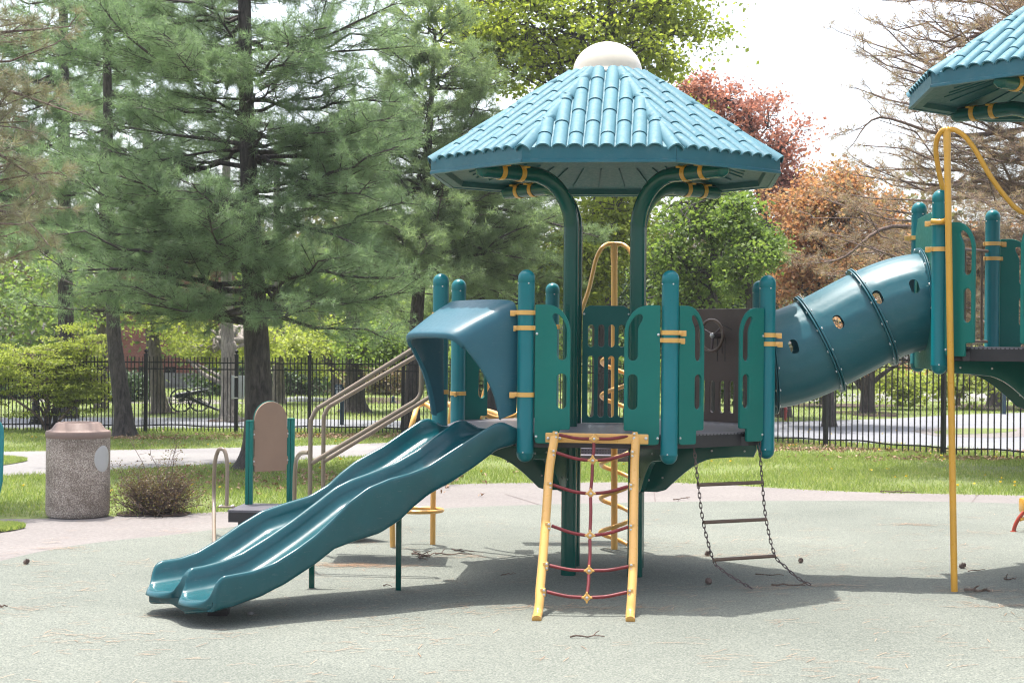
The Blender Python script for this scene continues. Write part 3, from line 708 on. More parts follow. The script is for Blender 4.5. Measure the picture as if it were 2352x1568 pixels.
# ---- centre panel between the rear columns, brown driver panel with wheel, tunnel end plates, far-side rails
def centre_panel():
    w, h = 0.352, 0.862; o = [(-w / 2, 0), (-w / 2, h - .055), (-w / 2 + .02, h - .018), (-w / 2 + .05, h), (w / 2 - .05, h), (w / 2 - .02, h - .018), (w / 2, h - .055), (w / 2, 0)]
    hs = []
    for x in (-.112, -.037, .038, .113):
        hs += [stadium(x, h - .222, .046, .165), stadium(x, h - .595, .046, .452)]
    return plate('centre_panel', o, hs, .022, .004, M['darkpanel'])
o = put1('centre_panel', centre_panel(), T1, Matrix(((1, 0, 0, 0), (0, 0, -1, 0.235), (0, 1, 0, 1.064), (0, 0, 0, 1))))
for x in (-.165, .165): put1('bolt', cached('bolt', bolt_mesh), o, Matrix.Translation((x, .80, .012)))
def driver_panel():
    w, h = 0.78, 0.86; o = [(-w / 2, -.06), (-w / 2, h - .02), (-w / 2 + .02, h), (w / 2 - .02, h), (w / 2, h - .02), (w / 2, -.06)]
    hs = [stadium(x, .19, .055, .245) for x in (-.30, -.2, -.1, 0, .1, .2, .3)]
    return plate('driver_panel', o, hs, .022, .004, M['brown'])
dp = put1('driver_panel', driver_panel(), T1, fframe(0, 0.0) @ Matrix.Translation((0, 1.06, 0)))
mb = MB()                                               # engraved dash line and gear gate, seen from inside (panel z negative)
mb.tube(smooth([(-.20, .70, -.0112), (-.05, .755, -.0112), (.08, .76, -.0112), (.20, .72, -.0112), (.30, .70, -.0112)], 5), .0035, 5)
for a, b in (((-.13, .46), (-.13, .64)), ((-.10, .52), (-.10, .60)), ((-.10, .55), (-.05, .55)), ((-.05, .46), (-.05, .64))): mb.tube([(a[0], a[1], -.0112), (b[0], b[1], -.0112)], .003, 5)
put1('dash_lines', mb.mesh('dash_lines', M['dark']), dp)
wx, wy = -0.10, 0.655
wl = MB(); ringp = [(wx + .118 * math.cos(a), wy + .118 * math.sin(a), -.13) for a in [2 * PI * k / 28 for k in range(29)]]
wl.tube(ringp, .0125, 10, False)
wo_ = put1('steering_wheel', wl.mesh('steering_wheel', M['rail_brown'], True, 60), dp)
mb = MB()
for a in (0.5, 0.5 + 2.1, 0.5 + 4.2): mb.tube([(wx + .02 * math.cos(a), wy + .02 * math.sin(a), -.115), (wx + .112 * math.cos(a), wy + .112 * math.sin(a), -.13)], [.012, .008], 8)
mb.tube([(wx, wy, -.118), (wx, wy, -.01)], [.022, .022], 12); put1('wheel_spokes', mb.mesh('wheel_spokes', M['chain']), wo_)
mb = MB().bolt((wx, wy, -.118), (0, 0, -1), .022); put1('wheel_hub', mb.mesh('wheel_hub', M['steel']), wo_)
def end_plate(slant):
    w = EDGE - 0.13; o = [(-w / 2, -.11), (-w / 2, .86), (-w / 2 + .10, .96), (w / 2 - .10, .96), (w / 2, .86), (w / 2, -.11), (w / 2 - .03, -.13), (-w / 2 + .03, -.13)]
    return plate('tunnel_plate', o, [circle(0, .36, .325, 40)], .022, .004, M['panel'])
put1('tunnel_plate', end_plate(0), T1, fframe(7, .024) @ Matrix.Translation((0, 1.16, 0)))
put2('tunnel_plate', end_plate(1), T2, R2 @ fframe(3, .024) @ Matrix.Translation((0, 1.03, 0)))
# far-side brown barrier on the right tower, yellow brackets at its ends
Fm = R2 @ fframe(2, 0.0)
bar = MB(); bar.tube([(-.40, 1.80, 0), (.40, 1.80, 0)], .013, 8)
br = put2('barrier_rail', bar.mesh('barrier_rail', M['rail_brown']), T2, Fm)
bmesh_ = MB().tube([(0, 1.10, 0), (0, 1.80, 0)], .010, 8).mesh('bar', M['rail_brown'])
put2('barrier_rail', MB().tube([(-.40, 1.10, 0), (.40, 1.10, 0)], .012, 8).mesh('barrier_rail', M['rail_brown']), T2, Fm)
for k in range(7): put2('bar', bmesh_, br, Matrix.Translation((-.33 + .11 * k, 0, 0)))

# hood over the slide mouth: a moulded shell on the slide face of the left tower
def hood_mesh():
    back = [(-.40, .0, 1.19), (-.405, .0, 1.40), (-.405, .0, 1.62), (-.405, 0, 1.80), (-.385, 0, 1.885), (-.33, 0, 1.925), (-.15, 0, 1.935), (.15, 0, 1.935), (.33, 0, 1.925), (.385, 0, 1.885), (.405, 0, 1.80), (.405, 0, 1.62), (.405, 0, 1.40), (.40, 0, 1.19)]
    front = [(-.385, .11, 1.155), (-.375, .155, 1.32), (-.350, .225, 1.46), (-.325, .315, 1.58), (-.295, .385, 1.665), (-.235, .425, 1.705), (-.10, .44, 1.715), (.10, .44, 1.715), (.235, .425, 1.705), (.295, .385, 1.665), (.325, .315, 1.58), (.350, .225, 1.46), (.375, .155, 1.32), (.385, .11, 1.155)]
    B = smooth(back, 4); Fr = smooth(front, 4); n = len(B); rows = []
    N = 10
    for k in range(N + 1):
        q = k / N; rows.append([b.lerp(f, q) + Vector((0, 0, 0.010 * math.sin(PI * q))) * (1 if 12 < i < n - 13 else .0) for i, (b, f) in enumerate(zip(B, Fr))])
    cen = Vector((0, .2, 1.45))
    # rolled front lip turning inwards
    def shrink(p, a, dy, dz): return Vector((p.x * (1 - a), p.y + dy, p.z - dz if p.z > 1.6 else p.z))
    rows.append([Vector((p.x * .985, p.y + .010, p.z - (.014 if abs(p.x) < .31 else .004))) for p in rows[N]])
    rows.append([Vector((p.x * .945, p.y + .006, p.z - (.036 if abs(p.x) < .31 else .010))) for p in rows[N]])
    rows.append([Vector((p.x * .915, p.y - .02, p.z - (.045 if abs(p.x) < .31 else .015))) for p in rows[N]])
    for k in range(N - 1, -1, -2):
        rows.append([Vector((p.x * .945, p.y, p.z - (.028 if abs(p.x) < .36 else .010))) for p in rows[k]])
    vs = []; fs = []
    for r in rows:
        for p in r: vs.append(face(4, p.y + .02, p.x, p.z))
    m = len(rows)
    for r in range(m - 1):
        for i in range(n - 1):
            a = r * n + i; fs.append((a, a + 1, a + 1 + n, a + n))
    for e in (0, n - 1):
        fs.append(tuple(r * n + e for r in range(m)))
    for i in range(n - 1): fs.append((i, i + 1, (m - 1) * n + i + 1, (m - 1) * n + i))
    b = bmesh.new(); bv = [b.verts.new(v) for v in vs]
    for f in fs:
        try: b.faces.new([bv[i] for i in f])
        except ValueError: pass
    bmesh.ops.recalc_face_normals(b, faces=b.faces[:]); me = bpy.data.meshes.new('hood'); b.to_mesh(me); b.free()
    return finish(me, M['hood'], True, 50)
put1('hood', hood_mesh(), T1)

# ================================================================== DOUBLE SLIDE
def interp(tab, s): return float(np.interp(s, [a for a, _ in tab], [b for _, b in tab]))
RN = [(-.04, 1.085), (.03, 1.088), (.08, 1.108), (.14, 1.130), (.20, 1.128), (.32, 1.078), (.566, .960), (.747, .872), (.886, .834), (1.036, .808), (1.194, .761), (1.326, .686), (1.454, .582), (1.569, .498), (1.694, .428), (1.85, .355), (1.993, .321), (2.11, .312), (2.19, .306), (2.235, .280), (2.262, .235), (2.285, .190), (2.305, .165), (2.33, .158)]
RM = [(-.04, 1.07), (.02, 1.074), (.08, 1.10), (.14, 1.128), (.20, 1.122), (.348, 1.046), (.536, .938), (.72, .860), (.925, .803), (1.05, .772), (1.162, .730), (1.296, .648), (1.475, .543), (1.65, .450), (1.832, .365), (1.966, .329), (2.09, .310), (2.18, .304), (2.225, .278), (2.255, .232), (2.28, .188), (2.302, .163), (2.33, .156)]
RF = [(-.04, 1.065), (.02, 1.070), (.08, 1.10), (.14, 1.121), (.20, 1.112), (.333, 1.042), (.523, .940), (.736, .850), (.853, .778), (.95, .705), (1.095, .638), (1.294, .598), (1.452, .560), (1.607, .486), (1.77, .397), (1.907, .334), (2.02, .306), (2.15, .298), (2.205, .276), (2.24, .236), (2.27, .190), (2.295, .164), (2.33, .156)]
UN = [(-.04, 1.02), (.073, 1.0), (.162, .962), (.365, .848), (.564, .752), (.719, .697), (.947, .652), (1.095, .606), (1.252, .516), (1.429, .398), (1.556, .322), (1.771, .218), (1.991, .150), (2.163, .110), (2.268, .078), (2.33, .072)]
def gsm(tab, s):                                          # smoothed profile
    return sum(w * interp(tab, s + d) for d, w in ((-.012, .25), (0, .5), (.012, .25)))
def slide_mesh():
    ss = list(np.linspace(-.03, 2.10, 80)) + list(np.linspace(2.12, 2.325, 22))
    rows = []
    for s in ss:
        rn, rm, rf = gsm(RN, s), gsm(RM, s), gsm(RF, s); u = gsm(UN, s)
        dep = 0.135 if s < 2.08 else 0.135
        fl_n = min(rn, rm) - dep; fl_f = min(rm, rf) - dep
        lip = gsm([(2.0, .188), (2.1, .174), (2.2, .168), (2.3, .160), (2.33, .150)], s)
        if s > 1.95:
            k = min(1, (s - 1.95) / .17); fl_n = fl_n * (1 - k) + lip * k; fl_f = fl_f * (1 - k) + lip * k
        if s < 0.16:
            k = max(0, min(1, (s + .03) / .19)); fl_n = 1.046 * (1 - k) + fl_n * k; fl_f = 1.046 * (1 - k) + fl_f * k
        uf = min(u, fl_n - .03, fl_f - .03); 
        if s > 0.75 and s < 1.5: uff = min(u, fl_f - .035)
        else: uff = uf
        rn, rm, rf = max(rn, fl_n + .004), max(rm, max(fl_n, fl_f) + .004), max(rf, fl_f + .004)
        def wall(t, sg, rim, fl):                       # inner side of a rim going down to the floor, sg = +1 floor lies at +t
            h = rim - fl
            return [(t + sg * .000, rim), (t + sg * .012, rim - .004), (t + sg * .021, rim - min(.018, h * .3)), (t + sg * .030, rim - h * .45), (t + sg * .042, rim - h * .75), (t + sg * .062, fl + h * .10), (t + sg * .09, fl + h * .015), (t + sg * .125, fl)]
        T = .415
        pts = [(T - .015, uf - .0), (T + .004, uf + .012), (T + .010, uf + .04), (T + .012, (uf + rn) / 2), (T + .012, rn - min(.022, (rn - uf) * .2)), (T + .009, rn - .006)]
        pts += wall(T, -1, rn, fl_n) + [(.215, fl_n - .003)] + list(reversed(wall(0.0, 1, rm, fl_n)))[:-1]
        pts += [(0.0, rm)] + wall(0.0, -1, rm, fl_f)[1:] + [(-.215, fl_f - .003)] + list(reversed(wall(-T, 1, rf, fl_f)))
        pts += [(-T - .009, rf - .006), (-T - .012, rf - min(.022, (rf - uff) * .2)), (-T - .012, (uff + rf) / 2), (-T - .010, uff + .04), (-T - .004, uff + .012), (-T + .015, uff)]
        pts += [(-.22, uff - .004), (-.03, uff), (0, uff + .012), (.03, uf), (.22, uf - .004)]
        row = []
        lipk = max(0.0, min(1.0, (s - 2.12) / .205))
        for t, z in pts:
            tc = .2075 if t >= 0 else -.2075
            fl = fl_n if t >= 0 else fl_f
            if lipk > 0:
                if z < uf + .05 and abs(abs(t) - .2075) > .10:     # rounded underside of each lane's lip
                    z += lipk * .045 * ((abs(abs(t) - .2075) - .10) / .11) ** 2
                near0 = max(0.0, 1 - abs(t) / .03); e_ = min(1.0, abs(t - tc) / .2075)
                t2 = tc + (t - tc) * (1 - .22 * lipk ** 3)
                s2 = s - near0 * .03 * lipk - .085 * lipk ** 2 * e_ ** 3
                q = max(0.0, min(1.0, (s - 2.27) / .055)); mid = .42 * lip + .58 * u
                z = mid + (z - mid) * (math.sqrt(max(0.0, 1 - q * q)) * .62 + .38)
                row.append(face(4, s2, t2, z))
            else: row.append(face(4, s, t, z))
        rows.append(row)
    n = len(rows[0]); vs = [p for r in rows for p in r]; fs = []
    for r in range(len(rows) - 1):
        for i in range(n):
            a = r * n + i; b = r * n + (i + 1) % n; fs.append((a, b, b + n, a + n))
    fs.append(tuple(range(n))); fs.append(tuple(range((len(rows) - 1) * n, len(rows) * n)))
    vs = [L2W(v) for v in vs]
    b = bmesh.new(); bv = [b.verts.new(v) for v in vs]; 
    for f in fs: b.faces.new([bv[i] for i in f])
    bmesh.ops.recalc_face_normals(b, faces=b.faces[:]); me = bpy.data.meshes.new('slide_bed'); b.to_mesh(me); b.free()
    return finish(me, M['slide'], True, 55)
sl_base = L2W(face(4, 2.1, 0, 0))
SLD = thing('slide', 'dark teal double wave slide with two lanes running down to the left', 'slide', sl_base, -TH)
link('slide_bed', slide_mesh(), SLD)
def slide_leg(px, py, ytop, tt):
    g = G(px, py); 
    mb = MB(); mb.box((g.x, g.y, (ytop) / 2), (.036, .036, ytop), bev=.004); mb.box((g.x, g.y, ytop), (.10, .05, .012)).box((g.x + .08, g.y, ytop + .005), (.09, .03, .012))
    o = mb.build('support_leg', M['column'], SLD, True, 30); return o
slide_leg(716, 1352, .30, 0); slide_leg(915, 1357, .62, 0)
mb = MB(); a = L2W(face(4, 1.98, .0, .06)); mb.box((a.x, a.y, .055), (.12, .10, .11), bev=.01); mb.build('foot_block', M['dark'], SLD)
mb = MB(); mb.tube([L2W(face(4, .05, -.40, 1.01)), L2W(face(4, .05, .40, 1.01))], .018, 8); mb.build('mounting_bar', M['dark'], SLD)

# ================================================================== TUNNEL TUBE
def tunnel():
    A = L2W((APD + .03, 0, 1.535)); B = L2W((-APD - .03, 0, 1.965), C2)
    run = B - A; N = 60; pts = []
    h = Vector((run.x, run.y, 0))
    for k in range(N + 1):
        q = k / N; m0 = Vector((h.x, h.y, 0.10)) * 1.0; m1 = Vector((h.x, h.y, .06)) * 1.0
        pts.append(A * (2 * q ** 3 - 3 * q * q + 1) + m0 * (q ** 3 - 2 * q * q + q) + B * (-2 * q ** 3 + 3 * q * q) + m1 * (q ** 3 - q * q))
    def frame(i):
        t = (pts[min(N, i + 1)] - pts[max(0, i - 1)]).normalized(); side = Vector((0, 0, 1)).cross(t).normalized(); up = t.cross(side)
        return t, side, up
    th = thing('tunnel_tube', 'curved blue green crawl tunnel tube bridging the two play towers', 'crawl tunnel', (A.x, A.y, 0))
    n = 72; R0 = .345; vs = []; fs = []
    for wall in (0, 1):
        for i in range(N + 1):
            t, s, u = frame(i)
            for k in range(n):
                a = 2 * PI * k / n
                r = R0 - .010 * wall
                q = i / N; seg = (q * 3) % 1.0
                if wall == 0:
                    for aa in (35, 75, 105, 145, 165, 195, 240, 300):
                        d = abs((math.degrees(a) - aa + 180) % 360 - 180)
                        if d < 3.1 and .12 < seg < .88: r += .006
                vs.append(pts[i] + (s * math.cos(a) + u * math.sin(a)) * r)
    W_ = (N + 1) * n
    for i in range(N):
        for k in range(n):
            a = i * n + k; b = i * n + (k + 1) % n
            fs.append((a, b, b + n, a + n)); fs.append((W_ + b, W_ + a, W_ + a + n, W_ + b + n))
    for k in range(n):
        a, b = k, (k + 1) % n; fs.append((b, a, W_ + a, W_ + b)); e = N * n; fs.append((e + a, e + b, W_ + e + b, W_ + e + a))
    b = bmesh.new(); bv = [b.verts.new(v) for v in vs]
    for f in fs: b.faces.new([bv[i] for i in f])
    bmesh.ops.recalc_face_normals(b, faces=b.faces[:]); me = bpy.data.meshes.new('tube'); b.to_mesh(me); b.free()
    ob = bpy.data.objects.new('tube', me); COL.objects.link(ob)
    cut = MB()
    for q in (.165, .46, .70, .905):
        i = int(q * N); t, s, u = frame(i); c = pts[i]
        ang = math.radians({.165: 12, .46: 17, .70: 22, .905: 20}[q])
        d = (-s * math.cos(ang) + u * math.sin(ang))         # towards the viewer and a little up
        if d.y > 0: d = (s * math.cos(ang) + u * math.sin(ang))
        w = t.cross(d).normalized()
        for dd in (d, Vector((-d.x, -d.y, d.z))):
            w = t.cross(dd).normalized(); pl = stadium(0, 0, .062, .105, 8); m = len(pl)
            va = [c + t * x + w * y + dd * z for z in (.15, .60) for x, y in pl]
            cut.add(va, [tuple(range(m - 1, -1, -1)), tuple(range(m, 2 * m))] + [(j, (j + 1) % m, m + (j + 1) % m, m + j) for j in range(m)])
    cm = bpy.data.meshes.new('cut'); cm.from_pydata(cut.v, [], cut.f); cm.update()
    b = bmesh.new(); b.from_mesh(cm); bmesh.ops.recalc_face_normals(b, faces=b.faces[:]); b.to_mesh(cm); b.free()
    co = bpy.data.objects.new('cut', cm); COL.objects.link(co)
    md = ob.modifiers.new('holes', 'BOOLEAN'); md.operation = 'DIFFERENCE'; md.object = co; md.solver = 'EXACT'
    dg = bpy.context.evaluated_depsgraph_get(); me2 = bpy.data.meshes.new_from_object(ob.evaluated_get(dg), depsgraph=dg)
    bpy.data.objects.remove(ob); bpy.data.objects.remove(co)
    me2.materials.clear(); finish(me2, M['tube'], True, 35); link('tube', me2, th)
    for q, rr, wd in ((0.012, .385, .012), (1 / 3, .378, .016), (2 / 3, .378, .016), (0.985, .385, .012)):
        i = int(round(q * N)); t, s, u = frame(i); c = pts[i]; mb = MB()
        for off in (-wd * .55, wd * .55):
            prof_ = [(R0 - .003, off - wd / 2 + .001), (rr - .006, off - wd / 2 + .001), (rr, off - wd / 2 + .004), (rr, off + wd / 2 - .004), (rr - .006, off + wd / 2 - .001), (R0 - .003, off + wd / 2 - .001)]
            mb.lathe(prof_, n=60, cap=False, M=Matrix(((s.x, u.x, t.x, c.x), (s.y, u.y, t.y, c.y), (s.z, u.z, t.z, c.z), (0, 0, 0, 1))))
        fl = mb.build('flange', M['tube'], th, True, 35)
        mb = MB()
        for k in range(14):
            a = 2 * PI * (k + .3) / 14; p = c + (s * math.cos(a) + u * math.sin(a)) * (rr - .012)
            for sg in (-1, 1): mb.bolt(p + t * sg * wd * 1.05, t * sg, .009)
        link('flange_bolts', mb.mesh('flange_bolts', M['steel']), fl)
    return th
tunnel()

# ================================================================== NET CLIMBER
def cp4(x, y): return (1176 + .3 * x, 969 + .3 * y)
NET = thing('net_climber', 'amber framed climbing net with red rope rungs leaning on the left tower front', 'climbing net', G(1345, 1400))
railmesh = []
YT = 10.20
def ynet(y):                                             # depth of the leaning net at an image height
    return float(np.interp(y, [1000, 1014, 1089, 1179, 1269, 1344, 1386, 1420], [10.17, 10.15, 10.06, 9.90, 9.74, 9.60, 9.52, 9.44]))
def pn(x, y, dy=0.0):
    a, b = cp4(x, y); return P(a, b, ynet(b) + dy)
for pts in ([(322, 118), (319, 160), (300, 270), (283, 400), (262, 700), (240, 1000), (222, 1200), (213, 1300), (211, 1370)], [(951, 122), (947, 160), (941, 270), (937, 400), (932, 700), (929, 1000), (923, 1200), (917, 1300), (914, 1370)]):
    path = [pn(x, y) for x, y in pts]
    e = path[-1]; path += [Vector((e.x - .010, e.y - .055, .028)), Vector((e.x - .018, e.y - .16, .024)), Vector((e.x - .020, e.y - .19, .016))]
    o = MB().tube(smooth(path, 5), .0285, 16).build('net_rail', M['yellow'], NET, True, 50)
a, b = cp4(257, 126); c, d = cp4(1048, 128)
h0 = P(a, b, 10.20); h1 = P(c, d, 10.10); mid_ = (h0 + h1) / 2; ang = math.atan2(h1.y - h0.y, h1.x - h0.x)
hm = MB().box((0, 0, 0), ((h1 - h0).length, .014, .064), Matrix.Translation((mid_.x, mid_.y + .035, mid_.z)) @ Matrix.Rotation(ang, 4, 'Z'), .006)
o = hm.build('header_plate', M['yellow'], NET, True, 30)
mb = MB()
for q in (.025, .14, .86, .975):
    p = h0.lerp(h1, q); mb.bolt((p.x, p.y + .028, p.z), (0, -1, 0), .011)
link('plate_bolts', mb.mesh('plate_bolts', M['steel']), o)
rungs = [((360, 97), (628, 128), (912, 102)), ((340, 233), (617, 293), (898, 240)), ((316, 481), (602, 546), (886, 492)), ((304, 793), (597, 866), (886, 803)), ((287, 1096), (590, 1136), (889, 1104)), ((266, 1297), (573, 1341), (877, 1301))]
cross_pts = []
for i, (l, c_, r) in enumerate(rungs):
    cpt = pn(*c_, dy=-.012); cross_pts.append(cpt)
    for (e, sg) in ((l, 1), (r, -1)):
        g = 36 * sg
        mid = ((e[0] + c_[0]) / 2, (e[1] * .42 + c_[1] * .58) + 9)
        path = [pn(e[0], e[1], -.01), pn(*mid, dy=-.014), pn(c_[0] - g, c_[1] - 1, -.012)]
        MB().tube(smooth(path, 6), .0105, 9).build('rope_rung', M['red'], NET, True, 60)
        p = pn(e[0] - 30 * sg, e[1] + 4, -.016); cl = MB().box((0, 0, 0), (.034, .028, .052), Matrix.Translation(p), .006)
        o = cl.build('rung_clamp', M['yellow'], NET, True, 35)
        mb = MB().bolt(p + Vector((.006 * sg, -.014, .014)), (0, -1, 0.1), .009).bolt(p + Vector((.006 * sg, -.014, -.012)), (0, -1, -0.1), .009)
        link('clamp_bolts', mb.mesh('clamp_bolts', M['steel']), o)
    star = []
    for k in range(48):
        a = 2 * PI * k / 48; rr = .021 + .015 * max(0, math.cos(4 * a)) ** 1.2
        star.append((rr * math.cos(a), rr * math.sin(a)))
    me = cached('knot', lambda: plate('rope_connector', star, [], .022, .005, M['yellow']))
    o = link('rope_connector', me, NET, Matrix.Translation(cpt) @ Matrix.Rotation(PI / 2, 4, 'X'))
    mb = MB().bolt(cpt + Vector((0, -.012, 0)), (0, -1, 0), .010); link('connector_bolt', mb.mesh('connector_bolt', M['steel']), o)
for a, b in zip(cross_pts[:-1], cross_pts[1:]):
    d = (b - a).normalized(); m_ = (a + b) / 2 + Vector((.003, 0, 0))
    MB().tube(smooth([a + d * .030, m_, b - d * .030], 5), .0105, 9).build('rope_upright', M['red'], NET, True, 60)

# ================================================================== CHAIN LADDER
CH = thing('chain_ladder', 'hanging ladder of two brown chains and three bars swept right onto the ground', 'chain ladder', G(1797, 1349))
lm = bpy.data.meshes.new('link'); 
tb = MB().tube([(.0085 * math.cos(a), 0, .0165 * math.sin(a) * 1.0 + (.006 if math.sin(a) > 0 else -.006)) for a in [2 * PI * k / 12 for k in range(13)]], .0034, 5, False)
lm = tb.mesh('link', M['chain'], True, 60)
def chain(pts):
    d = smooth(pts, 24); acc = 0.0; step = .0335; out = []; nxt = 0.0
    for a, b in zip(d[:-1], d[1:]):
        L = (b - a).length
        while nxt <= acc + L and L > 1e-9:
            out.append((a.lerp(b, (nxt - acc) / L), (b - a).normalized())); nxt += step
        acc += L
    for k, (p, t) in enumerate(out):
        q = t.to_track_quat('Z', 'Y').to_matrix().to_4x4(); link('link', lm, CH, Matrix.Translation(p) @ q @ Matrix.Rotation(PI / 2 * (k % 2) + .4, 4, 'Z'))
Lc = [P(1592, 1011, 10.52), P(1598, 1062, 10.52), P(1603.5, 1110, 10.52), P(1615.5, 1200, 10.53), P(1638, 1284, 10.54), P(1656, 1306, 10.53), P(1686, 1327, 10.54), G(1731, 1352.5, .012)]
Rc = [P(1743.6, 1008, 10.78), P(1750.5, 1104, 10.78), P(1759.5, 1191, 10.78), P(1779, 1272, 10.79), P(1803, 1300, 10.79), P(1836, 1329, 10.8), G(1864, 1343, .012)]
chain(Lc); chain(Rc)
for (x1, y1, x2, y2) in ((1605, 1113, 1751, 1107), (1618, 1199, 1759, 1192), (1640, 1285, 1779, 1276)):
    a, b = P(x1, y1, 10.52), P(x2, y2, 10.78); d = (b - a).normalized()
    MB().tube([a - d * .004, b + d * .004], .0125, 10).build('rung', M['rail_brown'], CH, True, 50)
for p in (Lc[0], Rc[0]):
    mb = MB().tube([p + Vector((0, 0, .012)), p + Vector((0, -.01, -.012))], .012, 8).bolt(p + Vector((0, -.016, .0)), (0, -1, 0), .012); mb.build('shackle', M['steel'], CH)

# ================================================================== SPIRAL CLIMBER (behind the left tower)
yb = G(1411, 1263).y; base = G(1411, 1263)
SP = thing('spiral_climber', 'amber spiral pole climber behind the left tower, its hoop showing between the green columns', 'spiral climber', base)
top = P(1411, 560, yb); 
MB().tube([base, Vector((top.x, top.y, top.z - .05))], .026, 14).build('pole', M['yellow'], SP, True, 50)
MB().tube([Vector((top.x, top.y, top.z - .12)), Vector((top.x, top.y, top.z + .008))], .029, 14).build('pole_sleeve', M['yellow'], SP, True, 50)
hp = []; r = .128; pitch = .272
for k in range(0, 24 * 6 + 1):
    a = 2 * PI * k / 24; hp.append((base.x + .015 + r * math.cos(a + .3), base.y + r * math.sin(a + .3), .02 + pitch * k / 24))
MB().tube(hp, .0175, 9).build('spiral', M['yellow'], SP, True, 60)
hz = top.z
Lp = smooth([Vector((top.x, top.y, hz)), P(1395, 561, yb - .01), P(1384, 568, yb - .05), P(1374, 583, yb - .09), P(1366, 607, yb - .14), P(1353, 663, yb - .25), P(1338, 706, yb - .34), P(1322, 748, yb - .42)], 6)
Rp = smooth([Vector((top.x, top.y, hz)), P(1428, 561, yb - .01), P(1440, 568, yb - .05), P(1450, 583, yb - .09), P(1457, 607, yb - .14), P(1470, 663, yb - .25), P(1484, 706, yb - .34), P(1498, 748, yb - .42)], 6)
MB().tube(Lp, .017, 10).build('hoop', M['yellow'], SP, True, 60); MB().tube(Rp, .017, 10).build('hoop', M['yellow'], SP, True, 60)

# rear hanging steps under the deck
for (xa, xb, yy, Yd, w) in ((1188, 1450, 1043, 13.05, .22), (1164, 1206, 1046, 12.55, .25), (1330, 1452, 1028, 13.2, .2)):
    a, b = P(xa, yy, Yd), P(xb, yy, Yd)
    mb = MB().box(((a.x + b.x) / 2, Yd, a.z - .02), (b.x - a.x, w, .05), bev=.008)
    if xa == 1188:
        ST = thing('rear_steps', 'dark perforated hanging steps low behind the left tower', 'steps', (a.x, Yd, 0)); mb.mesh
        for sx in (a.x, b.x): MB().box((sx, Yd + .05, a.z + .1), (.03, .10, .34)).build('stringer', M['dark'], ST)
    mb.build('step', M['deck'], ST, True, 30)

# ================================================================== ARCH CLIMBER (rear left)
A0, B0_ = G(902, 1258), G(994, 1252)
AC = thing('arch_climber', 'amber arch climber with ring step standing behind the double slide', 'arch climber', (A0 + B0_) / 2)
for g, top_ in ((A0, (948, 968)), (B0_, (1000, 955))):
    e = P(981, 925, 12.85)
    path = [g, Vector((g.x, g.y, .40)), g.lerp(P(*top_, g.y), .55), P(*top_, g.y - .05), e, L2W(face(2, .22, -.02, 1.10)), L2W(face(2, .02, -.02, 1.02))]
    MB().tube(smooth(path, 8), .022, 12).build('arch_rail', M['yellow'], AC, True, 60)
z_r = .45; cx_, cy_ = (A0.x + B0_.x) / 2 + .03, (A0.y + B0_.y) / 2
ringp = [(cx_ + .205 * math.cos(a), cy_ + .16 * math.sin(a), P(960, 1171, cy_).z) for a in [2 * PI * k / 28 for k in range(29)]]
MB().tube(ringp, .016, 10, False).build('ring_step', M['yellow'], AC, True, 60)
up = [L2W(face(2, .05, q * .26, z)) for q, z in ((1.0, 1.40), (.98, 1.28), (.88, 1.17), (.6, 1.09), (0, 1.055), (-.6, 1.09), (-.88, 1.17), (-.98, 1.28), (-1.0, 1.40))]
MB().tube(smooth(up, 5), .020, 10).build('grab_loop', M['yellow'], AC, True, 60)
for sg in (-1, 1):
    up = [L2W(face(2, s_, sg * t_, z)) for s_, t_, z in ((.06, .17, 1.07), (.16, .17, 1.20), (.30, .16, 1.34), (.42, .15, 1.30), (.50, .15, 1.12), (.55, .15, .8))]
    MB().tube(smooth(up, 6), .020, 10).build('grab_loop', M['yellow'], AC, True, 60)

# ================================================================== TRANSFER STEPS WITH HANDRAILS (left of the left tower)
TS = thing('transfer_steps', 'low dark transfer platform and steps with tan handrails behind the slide', 'steps', (-1.8, 13.0, 0))
zt = .25
dk = [(-2.33, 13.02), (-1.95, 13.0), (-1.55, 12.75), (-1.0, 13.0), (-1.5, 13.55), (-2.28, 13.58)]
mb = MB(); n_ = len(dk)
for z0, z1, ins, mt, nm in ((zt - .018, zt, 0, M['deck'], 'step_deck'), (zt - .10, zt - .019, .008, M['dark'], 'deck_frame')):
    mb = MB(); cxy = Vector((-1.7, 12.6, 0)); pts = [Vector((x, y, 0)) + (cxy - Vector((x, y, 0))).normalized() * ins for x, y in dk]
    mb.add([(p.x, p.y, z0) for p in pts] + [(p.x, p.y, z1) for p in pts], [tuple(range(n_, 2 * n_)), tuple(range(n_ - 1, -1, -1))] + [(i, (i + 1) % n_, n_ + (i + 1) % n_, n_ + i) for i in range(n_)])
    mb.build(nm, mt, TS, False)
for x, y in ((-2.19, 13.06), (-1.6, 12.95), (-2.15, 13.5)):
    o = MB().box((x, y, .085), (.11, .06, .17)).build('leg', M['dark'], TS, False)
    mb = MB()
    for q in (-.025, .025):
        for zz in (.10, .13): mb.bolt((x + q, y - .03, zz), (0, -1, 0), .006)
    link('leg_bolts', mb.mesh('leg_bolts', M['steel']), o)
for k in range(3):                                       # climbing steps to the tower deck
    x0 = -1.36 + .26 * k; z = .47 + .21 * k; MB().box((x0 + .14, 11.98, z - .02), (.28, .46, .045), bev=.008).build('step', M['deck'], TS, True, 30)
